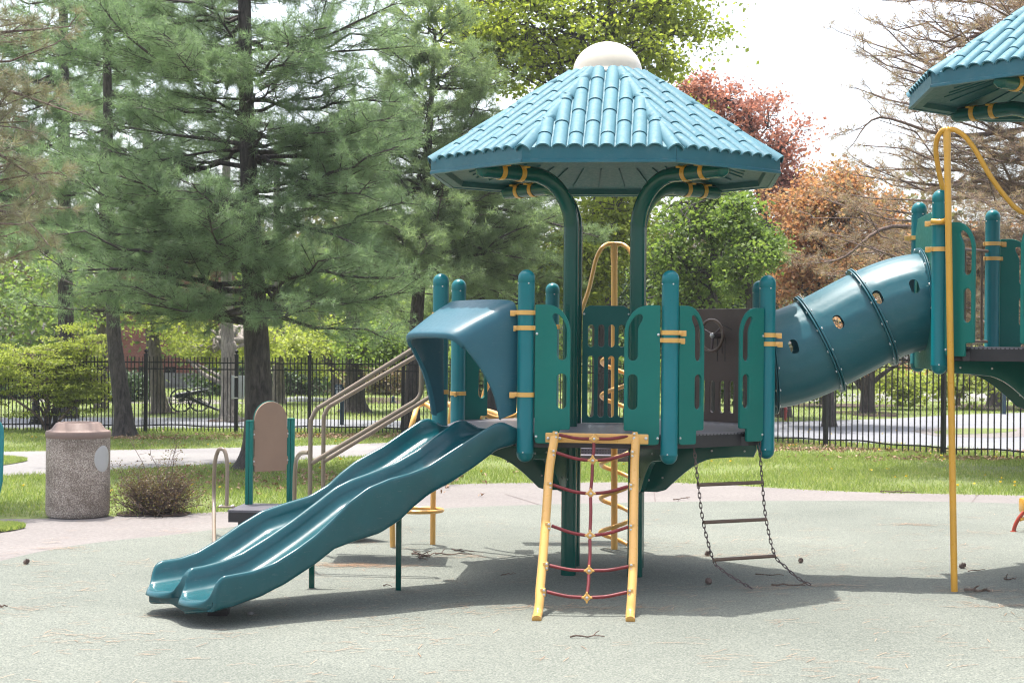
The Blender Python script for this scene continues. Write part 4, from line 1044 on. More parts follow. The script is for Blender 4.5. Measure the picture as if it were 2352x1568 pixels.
for yy in (11.74, 12.22):
    MB().add([(-1.36, yy, .18), (-1.36, yy, .30), (-.52, yy, 1.0), (-.52, yy, .86), (-1.36, yy + .02, .18), (-1.36, yy + .02, .30), (-.52, yy + .02, 1.0), (-.52, yy + .02, .86)], [(0, 1, 2, 3), (7, 6, 5, 4), (0, 4, 5, 1), (1, 5, 6, 2), (2, 6, 7, 3), (3, 7, 4, 0)]).build('stringer', M['dark'], TS, False)
def handrail(Yd, vx, ytopv, bend, upper_end, low_start, low_end, corner):
    a0 = P(vx, ytopv, Yd)
    p = [Vector((a0.x, Yd, .24)), Vector((a0.x, Yd, .7)), P(vx, ytopv + 8, Yd), P(vx + 3, ytopv - 8, Yd), P(*bend, Yd), P((bend[0] * .9 + upper_end[0] * .1), (bend[1] * .9 + upper_end[1] * .1), Yd), P(*upper_end, Yd)]
    o = MB().tube(smooth(p, 6), .0165, 12).build('handrail', M['tanrail'], TS, True, 60)
    q = [P(*low_start, Yd), P((low_start[0] * .1 + low_end[0] * .9), (low_start[1] * .1 + low_end[1] * .9), Yd), P(*low_end, Yd)]
    if corner: q += [P(x, y, Yd) for x, y in corner]
    MB().tube(smooth(q, 6), .0165, 12).build('lower_rail', M['tanrail'], TS, True, 60)
handrail(11.30, 713.5, 968, (729, 938), (962, 793), (716, 1063), (952, 922), [(964, 908), (967, 890), (967, 830), (964, 800)])
handrail(12.18, 743.5, 958, (757, 932.5), (975, 806), (746, 1058), (990, 910), None)
lp_ = [G(492, 1252), P(491, 1150, 13.38), P(493, 1070, 13.36), P(500, 1037, 13.34), P(508, 1030.5, 13.3), P(517, 1038, 13.28), P(522, 1070, 13.25), P(521, 1140, 13.22), Vector((P(520, 1188, 13.20).x, 13.20, zt))]
o = MB().tube(smooth(lp_, 6), .0165, 12).build('grab_loop', M['tanrail'], TS, True, 60)
e = lp_[-1]; mb = MB().box((e.x, e.y, zt + .008), (.13, .10, .014), bev=.004)
f = mb.build('flange', M['tanrail'], TS, True, 30); mb = MB()
for sx in (-1, 1):
    for sy in (-1, 1): mb.bolt((e.x + sx * .048, e.y + sy * .035, zt + .015), (0, 0, 1), .010)
link('flange_bolts', mb.mesh('flange_bolts', M['steel']), f)
lp2 = [P(676, 1160, 12.4), P(677, 1100, 12.35), P(680, 1060, 12.2), P(688, 1043, 11.8), P(700, 1039, 11.5), P(710, 1039, 11.33)]
MB().tube(smooth(lp2, 6), .0165, 12).build('grab_loop', M['tanrail'], TS, True, 60)

# ================================================================== ACTIVITY BOARD
AB = thing('activity_board', 'blank tan arch-topped board between two short teal posts behind the slide', 'board', G(615, 1225))
pa, pb = P(572, 1150, 13.5), P(667, 1145, 13.75)
for p, ty in ((pa, 968), (pb, 963)):
    ztop = P(572 if p is pa else 667, ty, p.y).z
    mb = MB()
    for dx in (-.016, .016): mb.box((p.x + dx, p.y, ztop / 2), (.030, .055, ztop), bev=.005)
    o = mb.build('board_post', M['panel'], AB, True, 30)
    link('post_cap', MB().box((p.x, p.y, ztop + .004), (.062, .058, .014), bev=.004).mesh('post_cap', M['panel']), o)
d = Vector((pb.x - pa.x, pb.y - pa.y, 0)); wB = d.length; ang = math.atan2(d.y, d.x)
zb_, za_ = P(622, 1082, 13.6).z, P(622, 922, 13.6).z
w2 = wB / 2 - .033; ol = [(-w2 + .012, zb_), (w2 - .012, zb_), (w2 - .012, zb_ + .05), (w2 + .004, zb_ + .06), (w2 + .004, zb_ + .12), (w2 - .010, zb_ + .13), (w2 - .010, zb_ + .28), (w2 + .004, zb_ + .29), (w2 + .004, zb_ + .35), (w2 - .012, zb_ + .36)]
ol += [(x, y) for x, y in arc(0, za_ - (w2 - .012) * 1.02, w2 - .012, (w2 - .012) * 1.02, 0, PI, 20)]
ol += [(-x, y) for x, y in reversed(ol[2:10])]
Mx = Matrix.Translation((pa.x + d.x / 2, pa.y + d.y / 2, 0)) @ Matrix.Rotation(ang, 4, 'Z') @ Matrix.Rotation(PI / 2, 4, 'X')
link('board', plate('board', ol, [], .018, .003, M['tanboard']), AB, Mx)
ol2 = [(x * 1.012, zb_ + (y - zb_) * 1.008) for x, y in ol]
link('board_back', plate('board_back', ol2, [], .010, .003, M['panel']), AB, Mx @ Matrix.Translation((0, 0, -.015)))
mb = MB()
for x in (-w2 + .004, w2 - .004):
    for y in (zb_ + .09, zb_ + .32): mb.bolt((x, y, .009), (0, 0, 1), .009, Mx)
link('board_bolts', mb.mesh('board_bolts', M['steel']), AB)

# ================================================================== SLIDE POLE (right)
b0 = G(2192, 1360); t0 = P(2175, 300, b0.y); 
FP = thing('fire_pole', 'tall amber sliding pole with hooped top rail in front of the right tower', 'sliding pole', b0)
MB().tube([b0, b0.lerp(t0, .965)], .0225, 16).build('pole', M['pole'], FP, True, 50)
MB().tube([b0.lerp(t0, .955), b0.lerp(t0, .998)], .0255, 16).ball(t0, .026, 12).build('pole_sleeve', M['pole'], FP, True, 50)
ly = L2W(vert(4), C2).y
Lp = [t0, P(2166, 299, b0.y), P(2153, 318, b0.y + .05), P(2150, 350, b0.y + .10), P(2160, 410, b0.y + .17), P(2173, 460, b0.y + .22), P(2180, 490, b0.y + .23), P(2168, 508, ly - .10), P(2140, 508, ly - .06)]
MB().tube(smooth(Lp, 6), .0175, 12).build('hoop', M['pole'], FP, True, 60)
Rp = [t0, P(2190, 298, b0.y), P(2214, 312, b0.y), P(2240, 345, b0.y + .02), P(2275, 405, b0.y + .05), P(2312, 455, b0.y + .08), P(2345, 486, b0.y + .10), P(2400, 500, b0.y + .12), P(2440, 510, b0.y - .0)]
MB().tube(smooth(Rp, 6), .0175, 12).build('hoop', M['pole'], FP, True, 60)

# ================================================================== TRASH CAN
tc = G(159, 1193.5); tc = Vector((tc.x, tc.y + .28, 0))
TCn = thing('trash_can', 'round pebble aggregate trash can with pinkish brown lid on the apron', 'trash can', tc)
k_ = tc.y / F; r = 71.5 * k_; zz = lambda y: P(159, y, tc.y).z
mb = MB().lathe([(r * .95, .012), (r * .985, .03), (r, .06), (r, zz(1003)), (r * .9, zz(1003))], tc, 64); mb.build('can_body', M['aggregate'], TCn, True, 40)
MB().lathe([(r * .9, 0.0), (r * .9, .02)], tc, 40).build('base_ring', M['dark'], TCn)
zl = zz(1005)
lid = [(r * .99, zl), (r * 1.02, zl + .012), (r * 1.025, zl + .05), (r * 1.0, zl + .066), (r * .90, zl + .074), (r * .83, zl + .085), (r * .70, zl + .138), (r * .64, zl + .146), (r * .56, zl + .146), (r * .53, zl + .138), (r * .52, zl + .06), (.001, zl + .05)]
MB().lathe(lid, tc, 64).build('lid', M['lid'], TCn, True, 40)
mb = MB(); vs = []; fs = []; ac = math.radians(-25); NR = 6
for q in range(NR + 1):
    rr = q / NR * .112
    for k in range(28):
        t = 2 * PI * k / 28; a = ac + rr / r * math.cos(t); dd = .0045 if q < NR else -.004
        vs.append((tc.x + (r + dd) * math.cos(a), tc.y + (r + dd) * math.sin(a), zz(1050) + rr * 1.18 * math.sin(t)))
for q in range(NR):
    for k in range(28): fs.append((q * 28 + k, q * 28 + (k + 1) % 28, (q + 1) * 28 + (k + 1) % 28, (q + 1) * 28 + k))
mb.add(vs, fs); mb.build('plaque', M['sticker'], TCn, True, 60)

# ================================================================== bits of other equipment at the photo edges
gq = G(-6, 1165)
mbp = thing('play_sign', 'thin turquoise rounded panel just entering at the left photo edge', 'play panel', gq)
zt0 = P(0, 958, gq.y).z
ol = [(-.5, .12), (-.02, .12), (.008, .25), (.016, zt0 - .22)] + arc(-.12, zt0 - .14, .136, .14, 0, PI / 2, 8)[1:] + [(-.5, zt0)]
ol = [(x + .022, y) for x, y in ol]
link('panel', plate('panel', ol, [], .03, .008, M['turq']), mbp, Matrix.Translation((P(2, 1100, gq.y).x - .012, gq.y, 0)) @ Matrix.Rotation(PI / 2, 4, 'X'))
MB().tube([(gq.x - .30, gq.y + .04, 0), (gq.x - .30, gq.y + .04, zt0 - .1)], .04, 12).build('post', M['post'], mbp)
gr = G(2328, 1222)
sr = thing('spring_toy', 'small yellow and red play toy leg at the right photo edge', 'play toy', gr)
pts = [G(2328, 1222), P(2331, 1208, gr.y), P(2340, 1190, gr.y), P(2356, 1172, gr.y), P(2380, 1160, gr.y)]
MB().tube(smooth(pts, 5), .018, 10).build('leg', M['redpaint'], sr, True, 60)
MB().lathe([(.03, 0), (.03, .012), (.015, .014)], G(2328, 1222), 12).build('foot', M['redpaint'], sr)
pts = [P(2343, 1193, gr.y - .01), P(2352, 1190, gr.y), P(2365, 1197, gr.y), P(2385, 1200, gr.y)]
MB().tube(pts, .016, 8).build('bracket', M['pole'], sr)
a_ = P(2346, 1180, gr.y); MB().box((a_.x + .16, a_.y + .05, a_.z + .07), (.30, .16, .14), bev=.03).build('seat', M['pole'], sr)

# ================================================================== VEGETATION
def unit(v): return v / np.maximum(1e-9, np.linalg.norm(v, axis=-1, keepdims=True))
def perp(d, R):
    r = R.normal(size=d.shape); r -= d * (r * d).sum(1, keepdims=True); return unit(r)
def in_view(Q, mx=220, top=-130):
    """keep what the picture, or a view a step aside of it, could show"""
    px = CX + F * Q[:, 0] / Q[:, 1]; py = HZ + F * (EYE - Q[:, 2]) / Q[:, 1]
    return (px > -mx) & (px < 2352 + mx) & (py > top)
class Wood:
    """collects limbs as tapering tubes"""
    def __init__(s): s.V = []; s.T = []; s.k = 0
    def limb(s, pts, rad, n=5):
        pts = np.asarray(pts, float); m = len(pts); rad = np.asarray(rad, float) if np.ndim(rad) else np.full(m, rad)
        t = unit(np.gradient(pts, axis=0)); ref = np.array([0, 0, 1.0]) if abs(t[0, 2]) < .9 else np.array([1.0, 0, 0])
        u = unit(np.cross(np.broadcast_to(ref, t.shape), t)); w = np.cross(t, u)
        a = np.linspace(0, 2 * PI, n, endpoint=False)
        ring = pts[:, None, :] + rad[:, None, None] * (u[:, None, :] * np.cos(a)[None, :, None] + w[:, None, :] * np.sin(a)[None, :, None])
        i = np.arange(m - 1)[:, None] * n; k = np.arange(n)[None, :]; k2 = (k + 1) % n
        q = np.stack([i + k, i + k2, i + n + k2, i + n + k], -1).reshape(-1, 4)
        s.V.append(ring.reshape(-1, 3)); s.T.append(q + s.k); s.k += m * n
    def sticks(s, A, B, r):
        """many straight three-sided twigs at once"""
        A = np.asarray(A); B = np.asarray(B); d = unit(B - A); u = unit(np.cross(d, np.array([0.31, 0.17, 0.93]))); w = np.cross(d, u); n = len(A)
        r = np.broadcast_to(np.asarray(r, float), (n,)); v = []
        for P0, k in ((A, 1.0), (B, .5)):
            for a in (0, 2.094, 4.189): v.append(P0 + (u * math.cos(a) + w * math.sin(a)) * (r * k)[:, None])
        v = np.stack(v, 1).reshape(-1, 3); o = np.arange(n)[:, None] * 6
        q = np.concatenate([o + np.array([[0, 1, 4, 3]]), o + np.array([[1, 2, 5, 4]]), o + np.array([[2, 0, 3, 5]])]); s.V.append(v); s.T.append(q + s.k); s.k += len(v)
    def build(s, name, mat, parent, kind=None):
        o = link(name, npmesh(name, np.concatenate(s.V), np.concatenate(s.T), mat, True), parent)
        if kind: o['kind'] = kind
        return o
def curve(a, b, sag, R, n=7, wig=.04):
    a = np.asarray(a, float); b = np.asarray(b, float); t = np.linspace(0, 1, n)[:, None]; L = np.linalg.norm(b - a)
    p = a + (b - a) * t + np.array([0, 0, 1.0]) * sag * L * 4 * t * (1 - t)
    w = R.normal(size=(n, 3)) * wig * L; w[0] = 0; w[-1] *= .3
    return p + w
def needles(A, B, R, per, L, wd, spread=(.45, 1.15), start=.25, droop=.0):
    """needle bundles along the twigs A->B: every needle its own thin blade"""
    n = len(A); k = per; d = unit(B - A); t = R.uniform(start, 1.05, (n, k, 1)); base = A[:, None] + (B - A)[:, None] * t
    D = np.repeat(d[:, None], k, 1).reshape(-1, 3); p = perp(D, R); a = R.uniform(spread[0], spread[1], len(D))[:, None]
    dirn = unit(D * np.cos(a) + p * np.sin(a) + np.array([0, 0, -droop])); ln = R.uniform(.7, 1.15, len(D))[:, None] * L
    b = base.reshape(-1, 3); s = unit(np.cross(dirn, R.normal(size=dirn.shape))) * wd / 2
    v = np.stack([b - s, b + s, b + dirn * ln], 1).reshape(-1, 3); f = np.arange(len(v)).reshape(-1, 3)
    return v, f
def pts_px(lst, Y):
    """trunk line from photo measurements: [(x, y, width)] -> points and radii"""
    p = [P(x, y, Y) for x, y, _ in lst]; return np.array([tuple(q) for q in p]), np.array([w * Y / F / 2 for *_, w in lst])
def dens(pts, rad, n=5):
    q = smooth([tuple(p) + (r,) for p, r in zip(pts, rad)], n) if False else None
    a = np.concatenate([pts, rad[:, None]], 1); out = []
    for i in range(len(a) - 1):
        p0, p1, p2, p3 = a[max(0, i - 1)], a[i], a[i + 1], a[min(len(a) - 1, i + 2)]
        for k in range(n):
            t = k / n; out.append(.5 * ((2 * p1) + (-p0 + p2) * t + (2 * p0 - 5 * p1 + 4 * p2 - p3) * t * t + (-p0 + 3 * p1 - 3 * p2 + p3) * t ** 3))
    out.append(a[-1]); out = np.array(out); return out[:, :3], np.maximum(out[:, 3], .004)
def trunk_mesh(w, pts, rad, n=14, flare=1.5, R=None):
    p, r = dens(pts, rad, 6); z0 = p[0, 2]
    r = r * (1 + (flare - 1) * np.exp(-np.maximum(0, p[:, 2] - z0) / .18))
    w.limb(p, r, n)

def pine(name, label, trunk, Y, seed, z0, z1, ztop, lmax, lmin=.6, whorl=.42, nb=6, per=18, nl=.10, nw=.006, mat='needle', bmat='bark', limbs=(), sec=.17, up=.10, droop=.12, az=None, tip=.30, twig_len=.22, group=None, cat='pine tree', start=.25, dens_k=1.0, spread=(.45, 1.15), tuft_droop=.05, gap=.0):
    R = np.random.default_rng(seed); pts, rad = pts_px(trunk, Y)
    t = thing(name, label, cat, (pts[0, 0], pts[0, 1], 0), 0, group); w = Wood(); trunk_mesh(w, pts, rad, R=R)
    w.build('trunk', M[bmat], t); w = Wood(); A = []; B = []
    brs = []
    z = z0
    while z < z1:
        for k in range(nb):
            a = R.uniform(0, 2 * PI) if az is None else R.uniform(*az); q = (z - z0) / max(.1, (ztop - z0))
            L = (lmin + (lmax - lmin) * max(0, 1 - q) ** .8) * R.uniform(.65, 1.1); zz = z + R.uniform(-.12, .12)
            c = np.array([np.interp(zz, pts[:, 2], pts[:, 0]), np.interp(zz, pts[:, 2], pts[:, 1]), zz]); dz = up * L * R.uniform(-.5, 1.5)
            if R.random() < gap: continue
            brs.append((c, c + np.array([math.cos(a) * L, math.sin(a) * L, dz]), L, -droop * R.uniform(.2, 1)))
        z += whorl * R.uniform(.75, 1.25)
    for l in limbs:                                       # limbs that can be read in the photograph
        q = [np.array(tuple(P(x, y, Y + dy))) for x, y, dy in l]; brs.append((q, None, sum(np.linalg.norm(b - a) for a, b in zip(q[:-1], q[1:])), 0))
    for (a, b, L, sag) in brs:
        if b is None:
            p, _ = dens(np.array(a), np.full(len(a), .03), 5)
        else: p = curve(a, b, sag, R, 8, .025)
        r0 = .010 + .010 * L; w.limb(p, np.linspace(r0, .005, len(p)), 5)
        ns = max(3, int(L / sec * dens_k))
        if not in_view(p).any(): continue
        for i in range(ns):
            q = .18 + .82 * (i + R.random()) / ns; f = q * (len(p) - 1); i0 = min(len(p) - 2, int(f)); o = p[i0] + (p[i0 + 1] - p[i0]) * (f - i0); d = unit(p[i0 + 1] - p[i0])
            side = unit(np.cross(d, np.array([0, 0, 1.0]))) * (1 if R.random() < .5 else -1); ang = R.uniform(.5, 1.1)
            dr = unit(d * math.cos(ang) + side * math.sin(ang) + np.array([0, 0, R.uniform(-.25, .45)])); l2 = (.22 + .30 * L * (1.05 - q)) * R.uniform(.6, 1.15)
            e = o + dr * l2; pp = curve(o, e, R.uniform(-.05, .05), R, 4, .03); w.limb(pp, np.linspace(.006 + .003 * l2, .003, 4), 3)
            nt_ = max(2, int(l2 / .085)); tt = (np.arange(nt_) + R.random(nt_)) / nt_ * .8 + .2
            ob = o + (e - o) * tt[:, None]; dd = unit(np.repeat(dr[None], nt_, 0) + R.normal(size=(nt_, 3)) * .55 + np.array([0, 0, .12])); ln = twig_len * R.uniform(.5, 1.15, (nt_, 1))
            A.append(ob); B.append(ob + dd * ln); A.append(e[None] - dr * .05); B.append(e[None] + dr * twig_len * .7)
    A = np.concatenate(A); B = np.concatenate(B); k = in_view(B); A, B = A[k], B[k]; w.sticks(A, B, .0028)
    w.build('limbs', M[bmat], t, 'stuff')
    v, f = needles(A, B, R, per, nl, nw, spread, start, tuft_droop)
    o = link('needles', npmesh('needles', v, f, M[mat]), t); o['kind'] = 'stuff'
    return t

def leaves(C, R, n, rad, size, flat=.6, hang=.3, asp=.75):
    C = C[in_view(C)]
    """n leaf blades (two folded halves) round every clump centre"""
    k = len(C); c = np.repeat(C, n, 0) + R.normal(size=(k * n, 3)) * np.repeat(R.uniform(.55, 1.35, (k, 1)), n, 0) * np.array([rad, rad, rad * flat])
    nrm = unit(R.normal(size=(k * n, 3)) * .75 + np.array([0, 0, 1.0 - hang])); ax = perp(nrm, R); bx = np.cross(nrm, ax); s = size * R.uniform(.6, 1.2, (k * n, 1))
    fold = nrm * s * .16
    v = np.stack([c - ax * s * .5, c + bx * s * .5 * asp + fold, c + ax * s * .5, c - bx * s * .5 * asp + fold], 1).reshape(-1, 3)
    o = np.arange(k * n)[:, None] * 4; f = np.concatenate([o + np.array([[0, 1, 2]]), o + np.array([[0, 2, 3]])])
    return v, f
def leafy(name, label, trunk, Y, seed, crowns, ncl, nleaf, size, mat, bmat='bark_grey', clump=.30, flat=.6, fork=.55, group=None, cat='tree', rmin=.25, stick=.016, flare=1.4, hang=.3, extra=(), asp=.75, stems=None, twigs=4):
    R = np.random.default_rng(seed); pts, rad = pts_px(trunk, Y); t = thing(name, label, cat, (pts[0, 0], pts[0, 1], 0), 0, group)
    w = Wood(); trunk_mesh(w, pts, rad, 12, flare)
    for l in extra:
        q = [np.array(tuple(P(x, y, Y + dy))) for x, y, dy, _ in l]; rr = np.array([ww * Y / F / 2 for *_, ww in l]); p, r = dens(np.array(q), rr, 5); w.limb(p, r, 8)
    w.build('trunk' if stems is None else 'stems', M[bmat], t); w = Wood()
    C = []; A = []; B = []
    tl, tr = dens(pts, rad, 8)
    for (cx, cy, dy, rx, rz, ry) in crowns:
        c0 = np.array(tuple(P(cx, cy, Y + dy))); rx_ = rx * (Y + dy) / F; rz_ = rz * (Y + dy) / F
        u = unit(R.normal(size=(ncl, 3))); rr = np.minimum(1.45, np.abs(R.normal(.62, .34, (ncl, 1)))) + rmin * .1
        cc = c0 + u * rr * np.array([rx_, ry, rz_]); C.append(cc)
        nm = max(5, ncl // 7); hubs = c0 + unit(R.normal(size=(nm, 3))) * R.uniform(.25, .6, (nm, 1)) * np.array([rx_, ry, rz_])
        for h in hubs:
            zz = np.clip(h[2] - R.uniform(.25, .7) * rz_, tl[0, 2] + fork * (tl[-1, 2] - tl[0, 2]) * .6, tl[-1, 2]); i = int(np.argmin(np.abs(tl[:, 2] - zz)))
            p = curve(tl[i], h, .06, R, 7, .045); r0 = min(tr[i] * .55, .014 + .014 * np.linalg.norm(h - tl[i])); w.limb(p, np.linspace(r0, stick * .8, 7), 6)
        d = np.linalg.norm(cc[:, None] - hubs[None], axis=2); near = d.argmin(1)
        for q, i in zip(cc, near):
            p = curve(hubs[i], q, .04, R, 5, .06); w.limb(p, np.linspace(stick * .8, stick * .25, 5), 4)
            if twigs:
                e = q + R.normal(size=(twigs, 3)) * clump * np.array([1, 1, flat]) * 1.1; A.append(np.repeat(p[3][None], twigs, 0)); B.append(e)
    if A: w.sticks(np.concatenate(A), np.concatenate(B), stick * .22)
    w.build('branches', M[bmat], t, 'stuff')
    if nleaf:
        v, f = leaves(np.concatenate(C), R, nleaf, clump, size, flat, hang, asp); o = link('leaves', npmesh('leaves', v, f, M[mat]), t); o['kind'] = 'stuff'
    return t

GP = 'pines around the playground'; GT = 'spring trees beyond the fence'
Ym = G(590, 1077).y
main_limbs = [[(566, 742, 0), (520, 735, -.1), (430, 724, -.3), (300, 718, -.5), (190, 712, -.6), (60, 700, -.8)], [(556, 332, 0), (500, 322, .1), (400, 310, .2), (290, 292, .3), (180, 275, .5)],
 [(552, 345, 0), (490, 348, -.3), (400, 362, -.7), (340, 372, -1)], [(548, 104, 0), (510, 50, -.2), (480, -10, -.4), (460, -60, -.5)], [(548, 118, 0), (470, 100, .3), (385, 82, .6), (300, 20, .9)],
 [(578, 118, 0), (650, 100, -.2), (740, 85, -.5), (830, 45, -.8), (905, 10, -1)], [(596, 205, 0), (660, 170, .2), (715, 110, .3), (745, 20, .4), (760, -60, .5)], [(552, 228, 0), (500, 226, -.3), (440, 225, -.8)],
 [(556, 466, 0), (500, 452, -.2), (430, 440, -.5), (330, 450, -.9)], [(556, 478, 0), (470, 478, .3), (390, 486, .6)], [(600, 355, 0), (660, 400, -.6), (740, 420, -1.2)], [(600, 490, 0), (690, 520, -.7), (780, 545, -1.3), (860, 590, -1.8)],
 [(612, 690, 0), (700, 690, -.3), (790, 700, -.8)], [(545, 100, 0), (420, 160, -.6), (300, 90, -1.0), (230, 10, -1.2)]]
pine('pine_tree', 'tall white pine with straight dark trunk standing between the activity board and the walkway', [(590, 1080, 84), (593, 1020, 68), (594, 900, 62), (585, 700, 54), (576, 500, 44), (568, 300, 36), (563, 100, 31), (559, -200, 26), (556, -560, 18)], Ym, 11, 2.0, 6.9, 10.0, 2.75, .6, .36, 7, 37, .110, .0053, sec=.12, start=.0, spread=(.55, 1.5), droop=.06, up=.16, limbs=main_limbs, group=GP)
Y2 = G(285, 1003).y
pine('pine_tree', 'leaning pine trunk with scaly bark rising just before the fence right of the trash can', [(287, 1003, 44), (281, 930, 40), (268, 830, 36), (262, 770, 32), (256, 650, 28), (250, 450, 24), (246, 100, 18), (244, -200, 12)], Y2, 12, 3.3, 8.0, 9.8, 2.3, .7, .42, 6, 34, .13, .0080, sec=.15, start=.0, spread=(.55, 1.5), limbs=[[(262, 690, 0), (360, 640, -.5), (470, 620, -1)], [(258, 610, 0), (160, 560, -.5), (40, 560, -1)]], group=GP)
Y3 = G(155, 993).y + 5.0
pine('pine_tree', 'dark pine trunk showing through the yellow green bush behind the trash can', [(157, 985, 46), (156, 900, 40), (152, 760, 36), (148, 500, 30), (146, 100, 22), (145, -150, 14)], Y3, 13, 3.6, 9.4, 10.6, 3.4, .8, .5, 6, 32, .14, .0090, sec=.17, start=.0, spread=(.55, 1.5), group=GP)
Y4 = G(946, 987).y
pine('pine_tree', 'lighter green pine behind the stair handrails, its crown filling the gap left of the roof', [(944, 988, 40), (946, 900, 34), (955, 760, 32), (965, 620, 28), (980, 400, 20), (992, 200, 12), (1000, 70, 6)], Y4, 14, 2.8, 8.0, 8.4, 2.9, .35, .36, 8, 40, .13, .0078, sec=.14, start=.0, spread=(.55, 1.5), mat='needle_light', up=.35, droop=.02, limbs=[[(964, 600, 0), (900, 620, -.6), (820, 640, -1)], [(968, 560, 0), (1060, 560, -.4), (1180, 590, -.9), (1270, 600, -1)], [(966, 640, 0), (1080, 650, -.5), (1190, 690, -1)], [(975, 460, 0), (1150, 480, -.3), (1290, 520, -.6), (1375, 545, -.8)], [(978, 430, 0), (930, 330, -.4), (890, 220, -.6)], [(980, 400, 0), (1060, 300, -.3), (1120, 200, -.5)]], group=GP)
pine('pine_tree', 'darker low pine whose boughs fill the space behind the hood and green columns', [(1130, 985, 30), (1132, 800, 26), (1136, 600, 20), (1138, 420, 8)], Y4 + 3.0, 15, 2.2, 4.6, 5.6, 2.6, .8, .36, 7, 36, .14, .0090, start=.0, spread=(.55, 1.5), mat='needle_light', group=GP)
# browning pine whose bough ends hang in at the upper left; trunk outside the picture
pine('pine_tree', 'browning pine whose sparse bough ends hang in at the upper left corner', [(-330, 1220, 70), (-330, 700, 60), (-330, 100, 45), (-330, -300, 30)], 15.6, 21, 2.6, 6.6, 9.0, 1.9, 1.2, .42, 6, 44, .13, .0042, mat='needle_brown', bmat='bark_brown', sec=.30, az=(-.75, .75), twig_len=.16, start=.45, spread=(.5, 1.35), tuft_droop=0, limbs=[[(-200, 150, 0), (-60, 190, 0), (40, 215, 0), (110, 240, -.1), (190, 268, -.2)], [(-200, 330, 0), (-40, 340, 0), (60, 395, 0), (110, 430, 0)], [(-200, 60, 0), (-50, 75, 0), (60, 70, .1), (170, 60, .2)], [(-200, 480, .2), (-40, 480, 0), (50, 500, 0), (110, 560, 0)]], group=GP)
# dying pine at the right
pine('pine_tree', 'dying brown pine with bare tangled boughs behind the right tower', [(2560, 1075, 90), (2545, 700, 76), (2530, 300, 60), (2520, -100, 45), (2515, -350, 30)], 21.5, 31, 2.0, 7.0, 9.0, 3.9, 2.4, .32, 8, 19, .105, .0055, mat='needle_dead', bmat='bark_brown', sec=.32, az=(2.0, 4.3), twig_len=.17, start=.30, spread=(.6, 1.4), tuft_droop=0, up=.16, limbs=[[(2520, 150, 0), (2380, 110, -.2), (2250, 80, -.4), (2130, 140, -.6), (2040, 70, -.7)], [(2520, 260, 0), (2330, 300, -.3), (2170, 310, -.5), (2020, 270, -.6), (1960, 330, -.7)], [(2520, 470, 0), (2300, 440, .1), (2100, 420, .2), (1950, 400, .3)], [(2520, 620, 0), (2250, 560, -.2), (2050, 520, -.4), (1940, 590, -.5), (1870, 605, -.6)]], group=GP)

# ---- broadleaf trees
leafy('maple_tree', 'big maple in fresh yellow green leaf, its fluted trunk between the green columns', [(1388, 985, 60), (1386, 850, 52), (1384, 700, 48), (1380, 560, 44), (1384, 420, 40), (1392, 280, 32), (1400, 120, 24), (1405, -80, 14)], 33.0, 41, [(1300, 60, 0, 370, 175, 3.0), (1500, 40, .5, 150, 170, 2.0), (1150, 110, -.3, 190, 120, 2.0), (1300, -60, 0, 380, 90, 3.0), (1420, 520, -.8, 90, 100, 1.2), (1340, 600, -1.0, 70, 110, 1.2)], 105, 60, .115, 'leaf', 'bark', .25, .38, .5, group=GT, extra=[[(1384, 560, 0, 36), (1405, 480, .2, 30), (1440, 400, .3, 24), (1500, 200, .4, 14)], [(1380, 470, 0, 26), (1330, 330, -.2, 20), (1270, 200, -.3, 14), (1240, 120, -.4, 9)]])
leafy('small_tree', 'mid green bushy tree just right of the right green column', [(1632, 985, 30), (1632, 850, 26), (1636, 700, 24), (1640, 580, 16), (1640, 470, 8)], 29.0, 42, [(1580, 500, 0, 80, 70, 1.0), (1660, 540, .2, 75, 80, 1.0), (1540, 600, -.3, 65, 85, 1.0), (1620, 640, .4, 110, 70, 1.2), (1640, 450, .1, 40, 40, .5), (1560, 690, 0, 90, 60, 1.0)], 40, 46, .090, 'leaf_mid', 'bark', .18, .45, .4, stick=.022, group=GT)
leafy('small_tree', 'bright green young tree with drooping sprays beside the right post of the left tower', [(1725, 985, 22), (1724, 850, 20), (1722, 720, 18), (1722, 560, 10)], 27.5, 43, [(1715, 540, 0, 50, 60, .6), (1740, 590, -.3, 55, 45, .6), (1700, 640, .2, 55, 60, .7), (1752, 560, .1, 40, 30, .4), (1690, 490, .2, 40, 45, .5)], 30, 52, .085, 'leaf_mid', 'bark', .14, .5, .4, stick=.020, group=GT)
leafy('dark_evergreen', 'dark dense evergreen between the columns and the brown driver panel', [(1600, 985, 30), (1600, 800, 24), (1600, 650, 10)], 35.0, 44, [(1600, 700, 0, 190, 120, 1.5), (1500, 720, 0, 90, 90, 1.5)], 90, 110, .11, 'leaf_dark', 'bark', .22, .6, .3, group=GT)
leafy('copper_tree', 'copper red maple rising behind the right eave of the left roof', [(1800, 985, 40), (1790, 800, 36), (1768, 600, 30), (1745, 430, 22), (1720, 260, 10)], 36.0, 45, [(1650, 250, 0, 75, 70, 1.0), (1725, 280, .2, 75, 85, 1.2), (1790, 350, .2, 60, 70, 1.0), (1700, 380, .3, 90, 80, 1.2), (1810, 430, .3, 50, 60, 1.0), (1790, 510, .3, 70, 90, 1.2), (1600, 220, .2, 45, 40, .7)], 42, 42, .10, 'leaf_red', 'bark', .20, .55, .35, group=GT, extra=[[(1760, 610, 0, 20), (1810, 540, 0, 15), (1860, 480, 0, 10)]])
